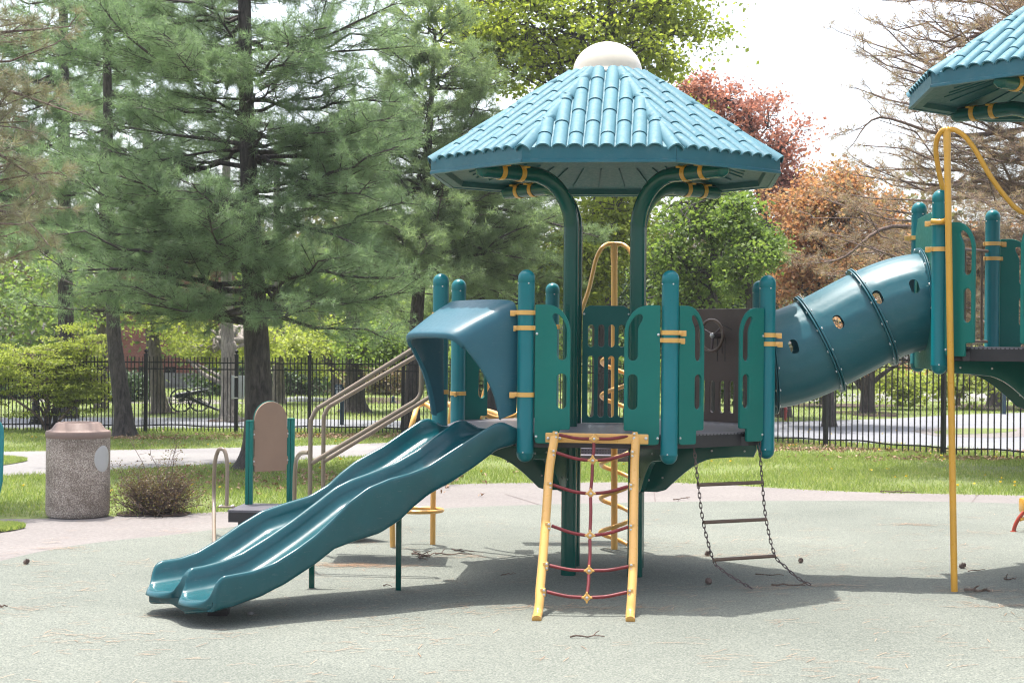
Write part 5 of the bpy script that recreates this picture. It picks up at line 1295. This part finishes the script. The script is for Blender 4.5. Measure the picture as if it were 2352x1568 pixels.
leafy('bronze_tree', 'bronze orange leaved tree above the tunnel tube', [(1905, 985, 30), (1900, 850, 26), (1890, 700, 22), (1880, 560, 12)], 32.0, 46, [(1850, 480, 0, 70, 70, 1.2), (1900, 560, .2, 100, 90, 1.5), (1980, 620, .3, 100, 90, 1.5), (1830, 640, 0, 80, 80, 1.2), (2010, 500, .4, 80, 80, 1.2), (1930, 440, .2, 55, 50, .9)], 45, 75, .095, 'leaf_orange', 'bark', .19, .6, .35, group=GT)
Y5 = G(1992, 949).y
leafy('street_tree', 'dark forked tree in a round mulch bed under the tunnel tube', [(1992, 950, 32), (1992, 905, 30), (1993, 875, 32), (1996, 830, 24), (2000, 760, 14)], Y5, 47, [(2000, 770, 0, 130, 75, 1.6)], 60, 40, .10, 'leaf_orange', 'bark', .22, .5, .3, group=GT, extra=[[(1985, 890, 0, 12), (1955, 850, .1, 9), (1935, 800, .2, 6)], [(2002, 880, 0, 13), (2040, 850, -.1, 9), (2090, 825, -.2, 6)], [(1984, 900, 0, 8), (1960, 872, 0, 6), (1945, 855, 0, 4)]])
Y6 = G(2285, 934).y
leafy('street_tree', 'stout dark trunk beside the blue sign under the right tower deck', [(2285, 935, 34), (2284, 890, 30), (2286, 840, 30), (2290, 700, 26), (2300, 560, 18)], Y6, 48, [(2260, 600, 0, 160, 110, 2.2)], 70, 60, .12, 'leaf_orange', 'bark', .28, .6, .4, group=GT)
# trunks behind the left fence, with their low leafy boughs
def low(cx, cy, rx, rz, ry=1.6, dy=0): return (cx, cy, dy, rx, rz, ry)
leafy('tree', 'leaning grey trunk left of the cannon behind the fence', [(370, 949, 46), (364, 915, 36), (358, 850, 34), (350, 770, 32), (342, 600, 28), (338, 300, 20)], G(366, 949).y, 51, [low(410, 745, 120, 45)], 45, 45, .10, 'leaf_yellow', 'bark_grey', .20, .5, .5, group=GT, flare=1.2)
leafy('tree', 'pale stripped trunk right of the cannon behind the fence', [(526, 968, 50), (524, 940, 34), (523, 870, 31), (526, 800, 36), (522, 770, 30), (520, 600, 24), (520, 350, 18)], G(525, 967).y, 52, [low(470, 800, 75, 45, 1.6, 2), low(590, 790, 80, 50, 1.4, 3)], 50, 50, .09, 'leaf_yellow', 'bark_pale', .18, .5, .5, group=GT, flare=1.3, extra=[[(514, 880, 0, 12), (470, 860, .2, 10), (430, 825, .4, 7)], [(512, 868, 0, 8), (470, 845, .3, 6), (440, 830, .4, 5)]])
leafy('tree', 'grey trunk half hidden by the main pine beside the board', [(640, 935, 30), (640, 860, 26), (638, 780, 24), (636, 600, 20), (636, 350, 14)], 41.0, 53, [low(680, 800, 80, 50)], 50, 60, .11, 'leaf_yellow', 'bark_grey', .22, .5, .5, group=GT)
leafy('tree', 'slender bent trunk behind the fence left of the blue sign', [(775, 920, 20), (770, 880, 19), (760, 840, 18), (745, 800, 18), (738, 770, 15), (735, 650, 12)], 44.0, 54, [low(720, 790, 90, 55), low(800, 780, 80, 40)], 60, 60, .11, 'leaf_yellow', 'bark_grey', .22, .5, .5, group=GT)
leafy('tree', 'thick dark double trunk behind the sloping handrails', [(815, 946, 60), (815, 920, 46), (814, 860, 42), (812, 800, 36), (810, 650, 28), (808, 400, 18)], G(815, 946).y, 55, [low(850, 800, 90, 45), low(900, 790, 80, 50)], 60, 55, .10, 'leaf_mid', 'bark', .20, .5, .5, group=GT)
leafy('tree', 'grey trunk beside the leaning pine behind the left fence', [(232, 955, 34), (233, 880, 28), (234, 780, 26), (236, 600, 22), (238, 300, 14)], 37.0, 56, [low(200, 700, 130, 60)], 40, 40, .11, 'leaf_mid', 'bark_grey', .22, .5, .5, group=GT)
# understory and shrubs beyond the road
GS = 'shrubs beyond the road'
def shrub(label, cx, base, top, rx, Y, seed, mat, ncl=45, nl=70, size=.10, bmat='bark_brown', name='shrub', group=GS, ry=1.0):
    g = P(cx, base, Y); cy = (base + top) / 2 - (base - top) * .08
    return leafy(name, label, [(cx, HZ + EYE * F / Y, 10), (cx, base - (base - top) * .45, 7), (cx, base - (base - top) * .75, 4)], Y, seed, [(cx, cy, 0, rx, (base - top) * .5, ry)], ncl, nl, size, mat, bmat, .16 * Y / 36, .7, .0, group=group, cat='shrub', rmin=.1, stick=.012)
shrub('dark rhododendron left of the cannon wheel', 280, 935, 865, 55, 42.0, 61, 'leaf_dark', 60, 90, .11)
shrub('dark clipped evergreen between the cannon and the pale trunk', 520, 930, 850, 60, 47.0, 62, 'leaf_dark', 70, 90, .12)
shrub('dark green shrub behind the main pine trunk', 690, 925, 850, 55, 48.0, 63, 'leaf_dark', 60, 80, .12)
shrub('bare brown twiggy hedge behind the handrails', 890, 928, 840, 60, 49.0, 64, 'leaf_shrub', 60, 60, .10)
shrub('bare brown shrub right of the blue sign trunk', 770, 928, 870, 50, 50.0, 65, 'leaf_shrub', 50, 40, .10)
shrub('green shrub mass behind the hood opening', 1100, 930, 800, 110, 47.0, 66, 'leaf_mid', 80, 80, .13)
shrub('loose lilac bush in leaf right of the round mulch bed', 2065, 930, 838, 70, 41.0, 67, 'leaf_yellow', 45, 50, .12)
shrub('tall open lilac bush left of the stout trunk', 2200, 930, 820, 75, 41.5, 68, 'leaf_yellow', 50, 50, .12)
shrub('lilac bush at the right edge beyond the road', 2335, 930, 850, 45, 41.0, 69, 'leaf_yellow', 35, 50, .12)
shrub('lilac bush under the low end of the tunnel tube', 1890, 930, 845, 70, 42.0, 70, 'leaf_mid', 40, 45, .12)
shrub('green bush behind the brown driver panel slots', 1690, 935, 820, 100, 43.0, 71, 'leaf_mid', 70, 60, .12)
shrub('bush behind the spiral climber', 1430, 935, 800, 130, 44.0, 72, 'leaf_mid', 70, 60, .13)
shrub('bush far left behind the lamp post', 30, 935, 850, 70, 43.0, 73, 'leaf_dark', 60, 70, .12)

# yellow-green layered bush behind the trash can
Yb = G(110, 990).y
st = [[(108, 992, 0, 9), (100, 950, 0, 7), (70, 905, -.1, 5), (40, 850, -.2, 3)], [(112, 992, 0, 9), (118, 950, .1, 7), (140, 900, .2, 5), (170, 840, .3, 3)], [(106, 992, 0, 9), (92, 960, -.1, 7), (60, 935, -.2, 6), (10, 900, -.3, 3)], [(116, 990, 0, 8), (150, 950, -.1, 7), (190, 905, -.1, 4), (225, 860, -.1, 3)], [(110, 992, 0, 8), (108, 930, .2, 6), (112, 860, .3, 4), (118, 790, .4, 3)], [(113, 992, 0, 8), (135, 945, .2, 6), (160, 870, .3, 4), (175, 800, .3, 3)]]
leafy('bush', 'yellow green layered bush with many stems behind the trash can', [(110, 992, 12), (109, 940, 9), (109, 880, 6), (110, 840, 4)], Yb, 81, [(120, 870, 0, 125, 95, .95), (40, 840, .1, 105, 70, .9), (170, 820, 0, 70, 75, .7), (190, 900, -.1, 60, 45, .5)], 75, 95, .050, 'leaf_yellow', 'bark_brown', .12, .20, .0, cat='bush', rmin=.2, stick=.010, hang=.0, extra=st, stems=1)

# small bare shrub on the lawn left of the board
def bare_shrub():
    R = np.random.default_rng(91); g = G(360, 1180); t = thing('bare_shrub', 'low bare brown twiggy shrub with a few buds on the lawn', 'shrub', g); w = Wood(); A = []; B = []
    for k in range(230):
        a = R.uniform(0, 2 * PI); L = R.uniform(.20, .46); el = R.uniform(.25, 1.25); d = np.array([math.cos(a) * math.cos(el), math.sin(a) * math.cos(el) * .8, math.sin(el)])
        b = np.array([g.x, g.y, 0]) + np.array([math.cos(a), math.sin(a), 0]) * R.uniform(0, .13)
        p = curve(b, b + d * L, .05, R, 5, .05); w.limb(p, np.linspace(.007, .002, 5), 4)
        for j in range(4):
            q = p[2 + j % 3]; A.append(q); B.append(q + unit(d + R.normal(size=3) * .5) * R.uniform(.06, .18))
    for k in range(5):
        b = np.array([g.x, g.y, 0]); e = b + np.array([R.uniform(-.30, .20), R.uniform(-.1, .1), R.uniform(.62, .80)]); p = curve(b, e, .03, R, 6, .04); w.limb(p, np.linspace(.005, .0015, 6), 4)
        for j in range(6): q = p[5] + (p[3] - p[5]) * R.random(); A.append(q); B.append(q + unit(R.normal(size=3) + np.array([0, 0, .6])) * .08)
    A, B = np.array(A), np.array(B); w.sticks(A, B, .0022); w.build('twigs', M['bark_brown'], t, 'stuff')
    v, f = leaves(B, R, 6, .03, .020, 1.0, .3); o = link('buds', npmesh('buds', v, f, M['leaf_shrub']), t); o['kind'] = 'stuff'
bare_shrub()

# far wood that closes the view
def far_wood(name, X0, X1, Y0, Y1, h0, h1, n, size, mat, seed):
    R = np.random.default_rng(seed); x = R.uniform(X0, X1, n); y = R.uniform(Y0, Y1, n)
    top = h0 + (h1 - h0) * (.5 + .28 * np.sin(x * .55 + seed) + .22 * np.sin(x * 1.37 + 2 * seed)); z = R.random(n) ** .8 * top
    C = np.stack([x, y, z], 1); v, f = leaves(C, R, 26, .55, size, .8, .3)
    return tag(link(name, npmesh(name, v, f, M[mat])), kind='stuff')
far_wood('far_woodland', -24, 26, 60, 66, 4.5, 7.5, 1900, .32, 'leaf_far', 5)
far_wood('far_woodland', -22, 8, 54, 58, 3.0, 5.5, 1100, .22, 'leaf_mid', 6)

# ---- lawn blades
def inside(x, y, poly):
    poly = [(p[0], p[1]) for p in poly]; r = np.zeros(len(x), bool); j = len(poly) - 1
    for i in range(len(poly)):
        xi, yi = poly[i]; xj, yj = poly[j]
        c = ((yi > y) != (yj > y)) & (x < (xj - xi) * (y - yi) / (yj - yi + 1e-12) + xi); r ^= c; j = i
    return r
def grass(name, x0, x1, y0, y1, n, h, wd, seed, excl):
    R = np.random.default_rng(seed); x = R.uniform(x0, x1, n); y = R.uniform(y0, y1, n); k = np.abs(x) < y * .345 + .6
    pat = np.sin(x * 1.9 + 1.3 * np.sin(y * 1.1)) + np.sin(y * 2.3 + 1.7 * np.sin(x * .9)) + R.normal(size=n) * .9; k &= pat > -0.85
    jx, jy = x + R.normal(size=n) * .05, y + R.normal(size=n) * .09
    for e in excl: k &= ~inside(jx, jy, e)
    x, y = x[k], y[k]; n = len(x); b = np.stack([x, y, np.zeros(n)], 1); a = R.uniform(0, 2 * PI, n)
    hh = h * R.uniform(.45, 1.25, n) * (1 + .25 * np.sin(x * .8) * np.sin(y * .7)); s = np.stack([np.cos(a), np.sin(a), np.zeros(n)], 1) * wd / 2; lean = R.normal(size=(n, 3)) * np.array([.45, .45, 0]) * hh[:, None]
    tip = b + lean + np.array([0, 0, 1.0]) * hh[:, None]; v = np.stack([b - s, b + s, tip], 1).reshape(-1, 3)
    return tag(link(name, npmesh(name, v, np.arange(len(v)).reshape(-1, 3), M['grass'])), kind='stuff')
walk_poly = [(p.x, p.y) for p in walk_t + walk_b]; road_poly = [(p.x, p.y) for p in road]
grass('grass', -8, 8, 14.6, 24, 225000, .050, .010, 3, [apron_pts, walk_poly])
for nm, pl, sd in (('grass', isl, 31), ('grass', wed, 32)):
    xs = [p.x for p in pl]; ys = [p.y for p in pl]; R_ = np.random.default_rng(sd); q = R_.uniform((min(xs), min(ys)), (max(xs), max(ys)), (6000, 2)); q = q[inside(q[:, 0], q[:, 1], pl)]
    b_ = np.stack([q[:, 0], q[:, 1], np.full(len(q), .012)], 1); tp = b_ + R_.normal(size=b_.shape) * np.array([.02, .02, 0]) + np.array([0, 0, .04]); sd_ = np.array([.005, .002, 0])
    tag(link(nm, npmesh(nm, np.stack([b_ - sd_, b_ + sd_, tp], 1).reshape(-1, 3), np.arange(len(q) * 3).reshape(-1, 3), M['grass'])), kind='stuff')
grass('grass', -11, 9, 24, 31, 90000, .055, .014, 4, [apron_pts, walk_poly, road_poly])
grass('grass', -15, 15, 34, 52, 40000, .06, .024, 5, [road_poly])
Rd = np.random.default_rng(8); n = 420; dx = Rd.uniform(-8, 9, n); dy = Rd.uniform(16, 30, n); k = ~inside(dx, dy, apron_pts) & ~inside(dx, dy, walk_poly) & (np.sin(dx * 1.3) + np.sin(dy * 1.1 + dx) > .2)
C = np.stack([dx[k], dy[k], np.full(k.sum(), .055)], 1); v, f = leaves(C, Rd, 5, .006, .030, .5, .0, 1.0)
tag(link('dandelions', npmesh('dandelions', v, f, M['dandelion'])), kind='stuff')

# dry leaves and straw lying on the lawn by the fences and under the pine
R = np.random.default_rng(66); c = []
for px, py, n, sx, sy in ((800, 1003, 500, 1.3, .45), (640, 1004, 150, .8, .3), (1950, 1036, 420, 1.6, .25), (2250, 1056, 300, 1.0, .25), (700, 1105, 260, .9, .8), (330, 1008, 160, .6, .2), (1780, 1024, 160, .7, .25)):
    q = G(px, py); c.append(np.array([q.x, q.y]) + R.normal(size=(n, 2)) * np.array([sx, sy]))
c = np.concatenate(c); C = np.concatenate([c, np.full((len(c), 1), .028)], 1); v, f = leaves(C, R, 3, .03, .055, .3, .1, .5)
tag(link('dry_leaves', npmesh('dry_leaves', v, f, M['litter'])), kind='stuff')

# ================================================================== BEYOND THE FENCE
Yc = G(417, 945).y
CN = thing('cannon', 'old black field cannon on spoked wheels on the lawn beyond the fence', 'cannon', G(440, 945))
pxm = Yc / F
def wheel(cx, cy, Y):
    c = P(cx, cy, Y); r = 26.5 * pxm; yaw = math.radians(28)
    Mx = Matrix.Translation(c) @ Matrix.Rotation(yaw, 4, 'Z') @ Matrix.Rotation(PI / 2, 4, 'X')
    mb = MB(); mb.tube([(r * math.cos(a), r * math.sin(a), 0) for a in [2 * PI * k / 32 for k in range(33)]], .020, 8, False, Mx)
    o = mb.build('wheel', M['cannon'], CN, True, 60); mb = MB()
    for k in range(14):
        a = 2 * PI * k / 14; mb.tube([(.03 * math.cos(a), .03 * math.sin(a), 0), (r * math.cos(a), r * math.sin(a), 0)], .008, 5, False, Mx)
    link('spokes', mb.mesh('spokes', M['cannon']), o)
    mb = MB().tube([(0, 0, -.05), (0, 0, .05)], .034, 10, True, Mx); link('hub', mb.mesh('hub', M['cannon']), o)
    return c
w0 = wheel(416, 918.5, Yc - .12); w1 = wheel(458, 917, Yc + .25)
MB().tube([w0, w1], .02, 8).build('axle', M['cannon'], CN)
bA, bB = P(404, 909, Yc - .02), P(475, 896, Yc + .12); d = (bB - bA)
MB().tube([bA - d * .10, bA - d * .04, bA, bA + d * .3, bA + d * .55, bA + d * .98, bA + d, bA + d * 1.03], [.012, .03, .062, .058, .05, .038, .046, .044], 14).build('barrel', M['cannon'], CN, True, 40)
tA, tB = (w0 + w1) / 2 + Vector((0, 0, .03)), P(503, 942, Yc + .05)
MB().tube([tA, tA.lerp(tB, .5), tB], [.045, .040, .03], 6).build('trail', M['cannon'], CN, True, 40)
MB().tube([P(412, 921, Yc), P(425, 912, Yc), P(440, 914, Yc)], .03, 6).build('cheek', M['cannon'], CN)

# lamp post base behind the bush
gl = G(82, 973)
LP = thing('lamp_post', 'black lamp post with fluted stepped base behind the yellow green bush', 'lamp post', gl)
k_ = gl.y / F
MB().lathe([(15 * k_, 0), (15 * k_, 6 * k_), (13 * k_, 7 * k_), (13 * k_, 11 * k_), (11 * k_, 13 * k_), (9.0 * k_, 36 * k_), (8.6 * k_, 44 * k_), (9.4 * k_, 45 * k_), (9.4 * k_, 48 * k_), (8.0 * k_, 50 * k_)], gl, 16).build('base', M['black'], LP, True, 30)
MB().lathe([(8.0 * k_, 50 * k_), (6.5 * k_, 112 * k_), (0, 114 * k_)], gl, 12).build('shaft', M['black'], LP)

# brick building
Yh = 54.0
BH = thing('brick_building', 'red brick building with dark window behind the cannon', 'building', P(390, 917, Yh))
xa, xb = P(236, 917, Yh).x, P(492, 917, Yh).x; hz_ = 4.6
wl_ = MB(); wx0, wx1 = P(378, 850, Yh).x, P(404, 850, Yh).x; wz0, wz1 = P(390, 876, Yh).z, P(390, 842, Yh).z; dpt = 6.0
ux0, ux1 = P(318, 850, Yh).x, P(330, 850, Yh).x
def wallbox(x0, x1, z0, z1): wl_.box(((x0 + x1) / 2, Yh + .15, (z0 + z1) / 2), (x1 - x0, .3, z1 - z0))
wallbox(xa, ux0, .1, hz_); wallbox(ux1, wx0, .1, hz_); wallbox(wx1, xb, .1, hz_); wallbox(wx0, wx1, .1, wz0); wallbox(wx0, wx1, wz1, hz_); wallbox(ux0, ux1, .1, wz0); wallbox(ux0, ux1, wz1, hz_)
wl_.box((xb + .149, Yh + dpt / 2, hz_ / 2 + .05), (.3, dpt - .02, hz_ - .1)).box((xa - .149, Yh + dpt / 2, hz_ / 2 + .05), (.3, dpt - .02, hz_ - .1)).box(((xa + xb) / 2, Yh + dpt, hz_ / 2 + .05), (xb - xa, .3, hz_ - .1))
wl_.build('wall', M['brick'], BH, False)
MB().box(((xa + xb) / 2, Yh + .12, .25), (xb - xa + .1, .30, .5)).build('plinth', M['path'], BH, False)
for a, b in ((wx0, wx1), (ux0, ux1)):
    o = MB().box(((a + b) / 2, Yh + .16, (wz0 + wz1) / 2), (b - a, .04, wz1 - wz0)).build('window', M['glass'], BH, False)
    mb = MB()
    for q in (0, .5, 1): mb.box((a + (b - a) * q, Yh + .13, (wz0 + wz1) / 2), (.05, .05, wz1 - wz0))
    for q in (0, .5, 1): mb.box(((a + b) / 2, Yh + .126, wz0 + (wz1 - wz0) * q), (b - a, .045, .05))
    link('window_frame', mb.mesh('window_frame', M['black'], False), o); link('sill', MB().box(((a + b) / 2, Yh - .03, wz0 - .05), (b - a + .2, .14, .09)).mesh('sill', M['path'], False), o)
MB().add([(xa - .4, Yh - .4, hz_), (xb + .4, Yh - .4, hz_), (xb + .4, Yh + dpt + .4, hz_), (xa - .4, Yh + dpt + .4, hz_), (xa + 1, Yh + dpt / 2, hz_ + 1.8), (xb - 1, Yh + dpt / 2, hz_ + 1.8)], [(3, 2, 1, 0), (0, 1, 5, 4), (2, 3, 4, 5), (1, 2, 5), (3, 0, 4)]).build('roof', M['dark'], BH, False)

# signs
def text_mesh(name, body, size, mat):
    cu = bpy.data.curves.new(name, 'FONT'); cu.body = body; cu.size = size; cu.align_x = 'CENTER'; cu.align_y = 'CENTER'; cu.extrude = .0015; cu.resolution_u = 2
    ob = bpy.data.objects.new(name, cu); COL.objects.link(ob); me = bpy.data.meshes.new_from_object(ob); bpy.data.objects.remove(ob); bpy.data.curves.remove(cu)
    me.materials.clear(); return finish(me, mat, False)
Ys = G(783, 975).y; gs = G(783, 975)
NS = thing('parking_sign', 'blue no parking sign with white letters on a blue post beyond the fence', 'sign', gs)
k_ = Ys / F
MB().box((gs.x + .02, Ys, 44 * k_), (9 * k_, .06, 88 * k_)).build('sign_post', M['bluesign'], NS, False)
bz = P(778, 895, Ys).z; bx = P(778, 895, Ys).x
bo = MB().box((bx, Ys - .05, bz), (20 * k_, .02, 26 * k_), bev=.004).build('sign_board', M['bluesign'], NS)
R90 = Matrix.Rotation(PI / 2, 4, 'X')
for body, sz, dz in (('NO', 5.0, 8.5), ('PARKING', 4.4, 3.6)):
    o = link('lettering', text_mesh('lettering', body, sz * k_, M['white']), bo, Matrix.Translation((bx, Ys - .062, bz + dz * k_)) @ R90); o['label'] = 'white letters ' + body
mb = MB()
for q in (-1.5, -4.5, -7.5): mb.box((bx, Ys - .0615, bz + q * k_), (10 * k_, .003, 1.3 * k_))
link('small_print', mb.mesh('small_print', M['white'], False), bo)
Ys = G(2306, 951).y; gs = G(2306, 951); k_ = Ys / F
NS = thing('parking_sign', 'blue sign with white print beside the stout trunk at the right', 'sign', gs)
MB().box((gs.x, Ys, 40 * k_), (8 * k_, .06, 80 * k_)).build('sign_post', M['bluesign'], NS, False)
bz = P(2308, 882, Ys).z; bx = P(2308, 882, Ys).x
bo = MB().box((bx, Ys - .05, bz), (17 * k_, .02, 32 * k_), bev=.004).build('sign_board', M['bluesign'], NS)
mb = MB()
for q, h in ((10, 3.0), (5.5, 3.0), (0.5, 1.0), (-4, 2.2), (-8, 2.2)): mb.box((bx, Ys - .0615, bz + q * k_), (12 * k_, .003, h * k_))
link('small_print', mb.mesh('small_print', M['white'], False), bo)
Ys = YF + .10; p = P(546, 889, Ys); k_ = Ys / F
WS = thing('blank_sign', 'pale blank board strapped behind the fence post right of the cannon', 'sign', (p.x, Ys, 0))
bo = MB().box((p.x, Ys, p.z), (31 * k_, .015, 54 * k_), bev=.004).build('sign_board', M['white'], WS)
mb = MB()
for z in (p.z + 24 * k_, p.z - 24 * k_): mb.box((P(542, 889, YF).x, YF - .036, z), (.075, .006, .02))
link('strap', mb.mesh('strap', M['steel'], False), bo)
# hydrant, planter
gh = G(1804, 966); k_ = gh.y / F
HY = thing('fire_hydrant', 'slim red hydrant post on the far lawn under the tunnel tube', 'hydrant', gh)
MB().lathe([(5 * k_, 0), (5 * k_, 2 * k_), (3.4 * k_, 3 * k_), (3.4 * k_, 25 * k_), (4.5 * k_, 26 * k_), (4.3 * k_, 29 * k_), (2.5 * k_, 33 * k_), (0, 34 * k_)], gh, 12).build('barrel', M['hydrant'], HY)
MB().tube([(gh.x - 5.5 * k_, gh.y, 22 * k_), (gh.x + 5.5 * k_, gh.y, 22 * k_)], 1.8 * k_, 8).build('outlet', M['hydrant'], HY)
Yp = 24.0; k_ = Yp / F
p = P(1560, 962, Yp); gpx = (p.x, Yp, 0)
PL = thing('planter', 'terracotta coloured box seen between the panels past the left tower', 'planter', gpx)
MB().box((p.x, Yp, .15), (36 * k_, .35, .30), bev=.015).build('tub', M['hydrant'], PL); MB().box((p.x, Yp, .315), (40 * k_, .40, .035), bev=.01).build('rim', M['hydrant'], PL)
# bins and a low pale box at the far lawn edge
gb = G(903, 925); k_ = gb.y / F
BX = thing('utility_box', 'small dark blue utility post on the far lawn behind the handrails', 'utility box', gb)
MB().lathe([(7 * k_, 0), (7 * k_, 3 * k_), (4 * k_, 4 * k_), (3.5 * k_, 10 * k_), (4.5 * k_, 11 * k_), (3 * k_, 15 * k_), (0, 16 * k_)], gb, 12).build('body', M['bluesign'], BX)

# ================================================================== SMALL THINGS ON THE PLAY SURFACE
ZS = .008
def cone(px, py, size, label, tilt):
    g = G(px, py, ZS); t = thing('pine_cone', label, 'pine cone', (g.x, g.y, ZS), 0, 'pine cones on the play surface'); R = random.Random(px)
    mb = MB(); n = 0; Mx = Matrix.Translation((g.x, g.y, ZS + size * .42)) @ Matrix.Rotation(tilt, 4, 'Z') @ Matrix.Rotation(1.25, 4, 'Y')
    for k in range(44):
        h = k / 44; a = k * 2.399; r = size * .46 * math.sin(PI * (.12 + .80 * h)) ** .8; z = (h - .5) * size * 1.0
        c = Vector((r * math.cos(a), r * math.sin(a), z + size * .08)); o = Vector((.12 * r * math.cos(a), .12 * r * math.sin(a), z - size * .10)); s = Vector((-math.sin(a), math.cos(a), 0)) * size * .13; up = Vector((0, 0, size * .06))
        mb.add([o - s * .4, o + s * .4, c + s, c - s, c + up * .6 + (c - o) * .05], [(0, 1, 2, 3), (3, 2, 4)], Mx)
    mb.ball((0, 0, 0), size * .22, 8, Mx); mb.build('scales', M['bark_brown'], t, False)
cone(1625, 1276, .048, 'pine cone left of the lowest chain ladder bar', .4); cone(1628, 1341, .050, 'pine cone in the shade nearest the chain end', 2.0)
cone(1839, 1292, .042, 'pine cone right of the chain ladder', 1.1); cone(2210, 1305, .052, 'dark pine cone just right of the amber pole', .2); cone(60, 1295, .045, 'pine cone far left near the apron edge', .9)
def twig(px1, py1, px2, py2, r, label, seed, forks=2):
    a, b = G(px1, py1, ZS + r), G(px2, py2, ZS + r); R = random.Random(seed); d = b - a; L = d.length; n_ = Vector((-d.y, d.x, 0)).normalized()
    t = thing('twig', label, 'twig', a, 0, 'fallen twigs'); pts = [a + d * (k / 6) + n_ * R.uniform(-.05, .05) * L + Vector((0, 0, R.uniform(0, .012))) for k in range(7)]
    mb = MB().tube(pts, [r * (1.1 - .5 * k / 6) for k in range(7)], 6)
    for k in range(forks):
        p = pts[R.randint(1, 5)]; e = p + d.normalized() * L * R.uniform(.12, .3) + n_ * R.uniform(-.25, .25) * L + Vector((0, 0, R.uniform(0, .04))); mb.tube([p, (p + e) / 2 + Vector((0, 0, .004)), e], [r * .7, r * .6, r * .4], 5)
    mb.build('stick', M['twig'], t)
for i, a in enumerate([(948, 1272, 985, 1280, .007, 'broken twig left in the stick heap behind the slide', 3), (965, 1282, 1002, 1270, .006, 'broken twig crossing the stick heap behind the slide', 3), (955, 1266, 975, 1288, .005, 'short snapped twig in the stick heap behind the slide', 2), (1000, 1273, 1084, 1272, .005, 'long thin twig right of the stick heap', 1), (1036, 1263, 1090, 1268, .005, 'thin twig above the long one behind the slide', 1), (1310, 1464, 1388, 1461, .005, 'twig in front of the climbing net', 1), (1548, 1149, 1585, 1143, .006, 'bent twig on the apron behind the net', 1), (2022, 1129, 2102, 1131, .008, 'long branch at the lawn edge left of the amber pole', 2), (2306, 1331, 2335, 1329, .006, 'twig in the shade at the right edge', 1), (1772, 1343, 1850, 1346, .006, 'twig near the ends of the chains', 1), (1735, 1319, 1800, 1321, .004, 'thin twig between the two chains', 0), (2225, 1312, 2262, 1308, .004, 'twig right of the dark pine cone', 0), (2215, 1356, 2275, 1358, .010, 'flat piece of bark beside the amber pole foot', 2), (0, 1393, 18, 1392, .006, 'twig at the left photo edge', 0), (1150, 1320, 1185, 1317, .004, 'small twig in the shade under the deck', 0), (880, 1344, 900, 1346, .004, 'tiny twig in the slide shade', 0)]): twig(*a[:5], a[5], 100 + i, a[6])
g = G(575, 1412, ZS)
st_ = thing('pebble', 'small pale pebble in front of the slide end', 'pebble', g)
b = bmesh.new(); bmesh.ops.create_icosphere(b, subdivisions=2, radius=1)
for v in b.verts: v.co = Vector((v.co.x * .020 * (1 + .15 * math.sin(5 * v.co.y)), v.co.y * .016, v.co.z * .013)); v.co += Vector((g.x, g.y, ZS + .011))
me = bpy.data.meshes.new('stone'); b.to_mesh(me); b.free(); link('stone', finish(me, M['path'], True, 60), st_)
# fallen pine needles
R = np.random.default_rng(77); cl = []
for k in range(430):
    y = R.uniform(5.6, 15.5) ; x = R.uniform(-.36, .36) * y; m_ = int(R.integers(1, 9)); c = np.array([x, y]) + R.normal(size=(m_, 2)) * .10; cl.append(c)
for px, py, m_ in ((2105, 1207, 60), (1080, 1281, 30), (1760, 1278, 40), (1240, 1398, 35), (1465, 1400, 30), (2255, 1360, 40), (1900, 1347, 50), (140, 1262, 40), (1600, 1280, 30), (1330, 1250, 25), (790, 1300, 120), (850, 1302, 90), (2280, 1395, 30), (1750, 1353, 40)):
    q = G(px, py); cl.append(np.array([[q.x, q.y]]) + R.normal(size=(m_, 2)) * np.array([.16, .05]))
c = np.concatenate(cl); n = len(c); a = R.normal(size=n) * .6; d = np.stack([np.cos(a), np.sin(a), np.zeros(n)], 1) * (R.uniform(.03, .065, n))[:, None]; s = np.stack([-np.sin(a), np.cos(a), np.zeros(n)], 1) * .0017
b = np.concatenate([c, np.full((n, 1), ZS + .004)], 1); v = np.stack([b - d - s, b - d + s, b + d + s + np.array([0, 0, .003]), b + d - s + np.array([0, 0, .003])], 1).reshape(-1, 3)
tag(link('fallen_needles', npmesh('fallen_needles', v, np.arange(len(v)).reshape(-1, 4), M['litter'])), kind='stuff')
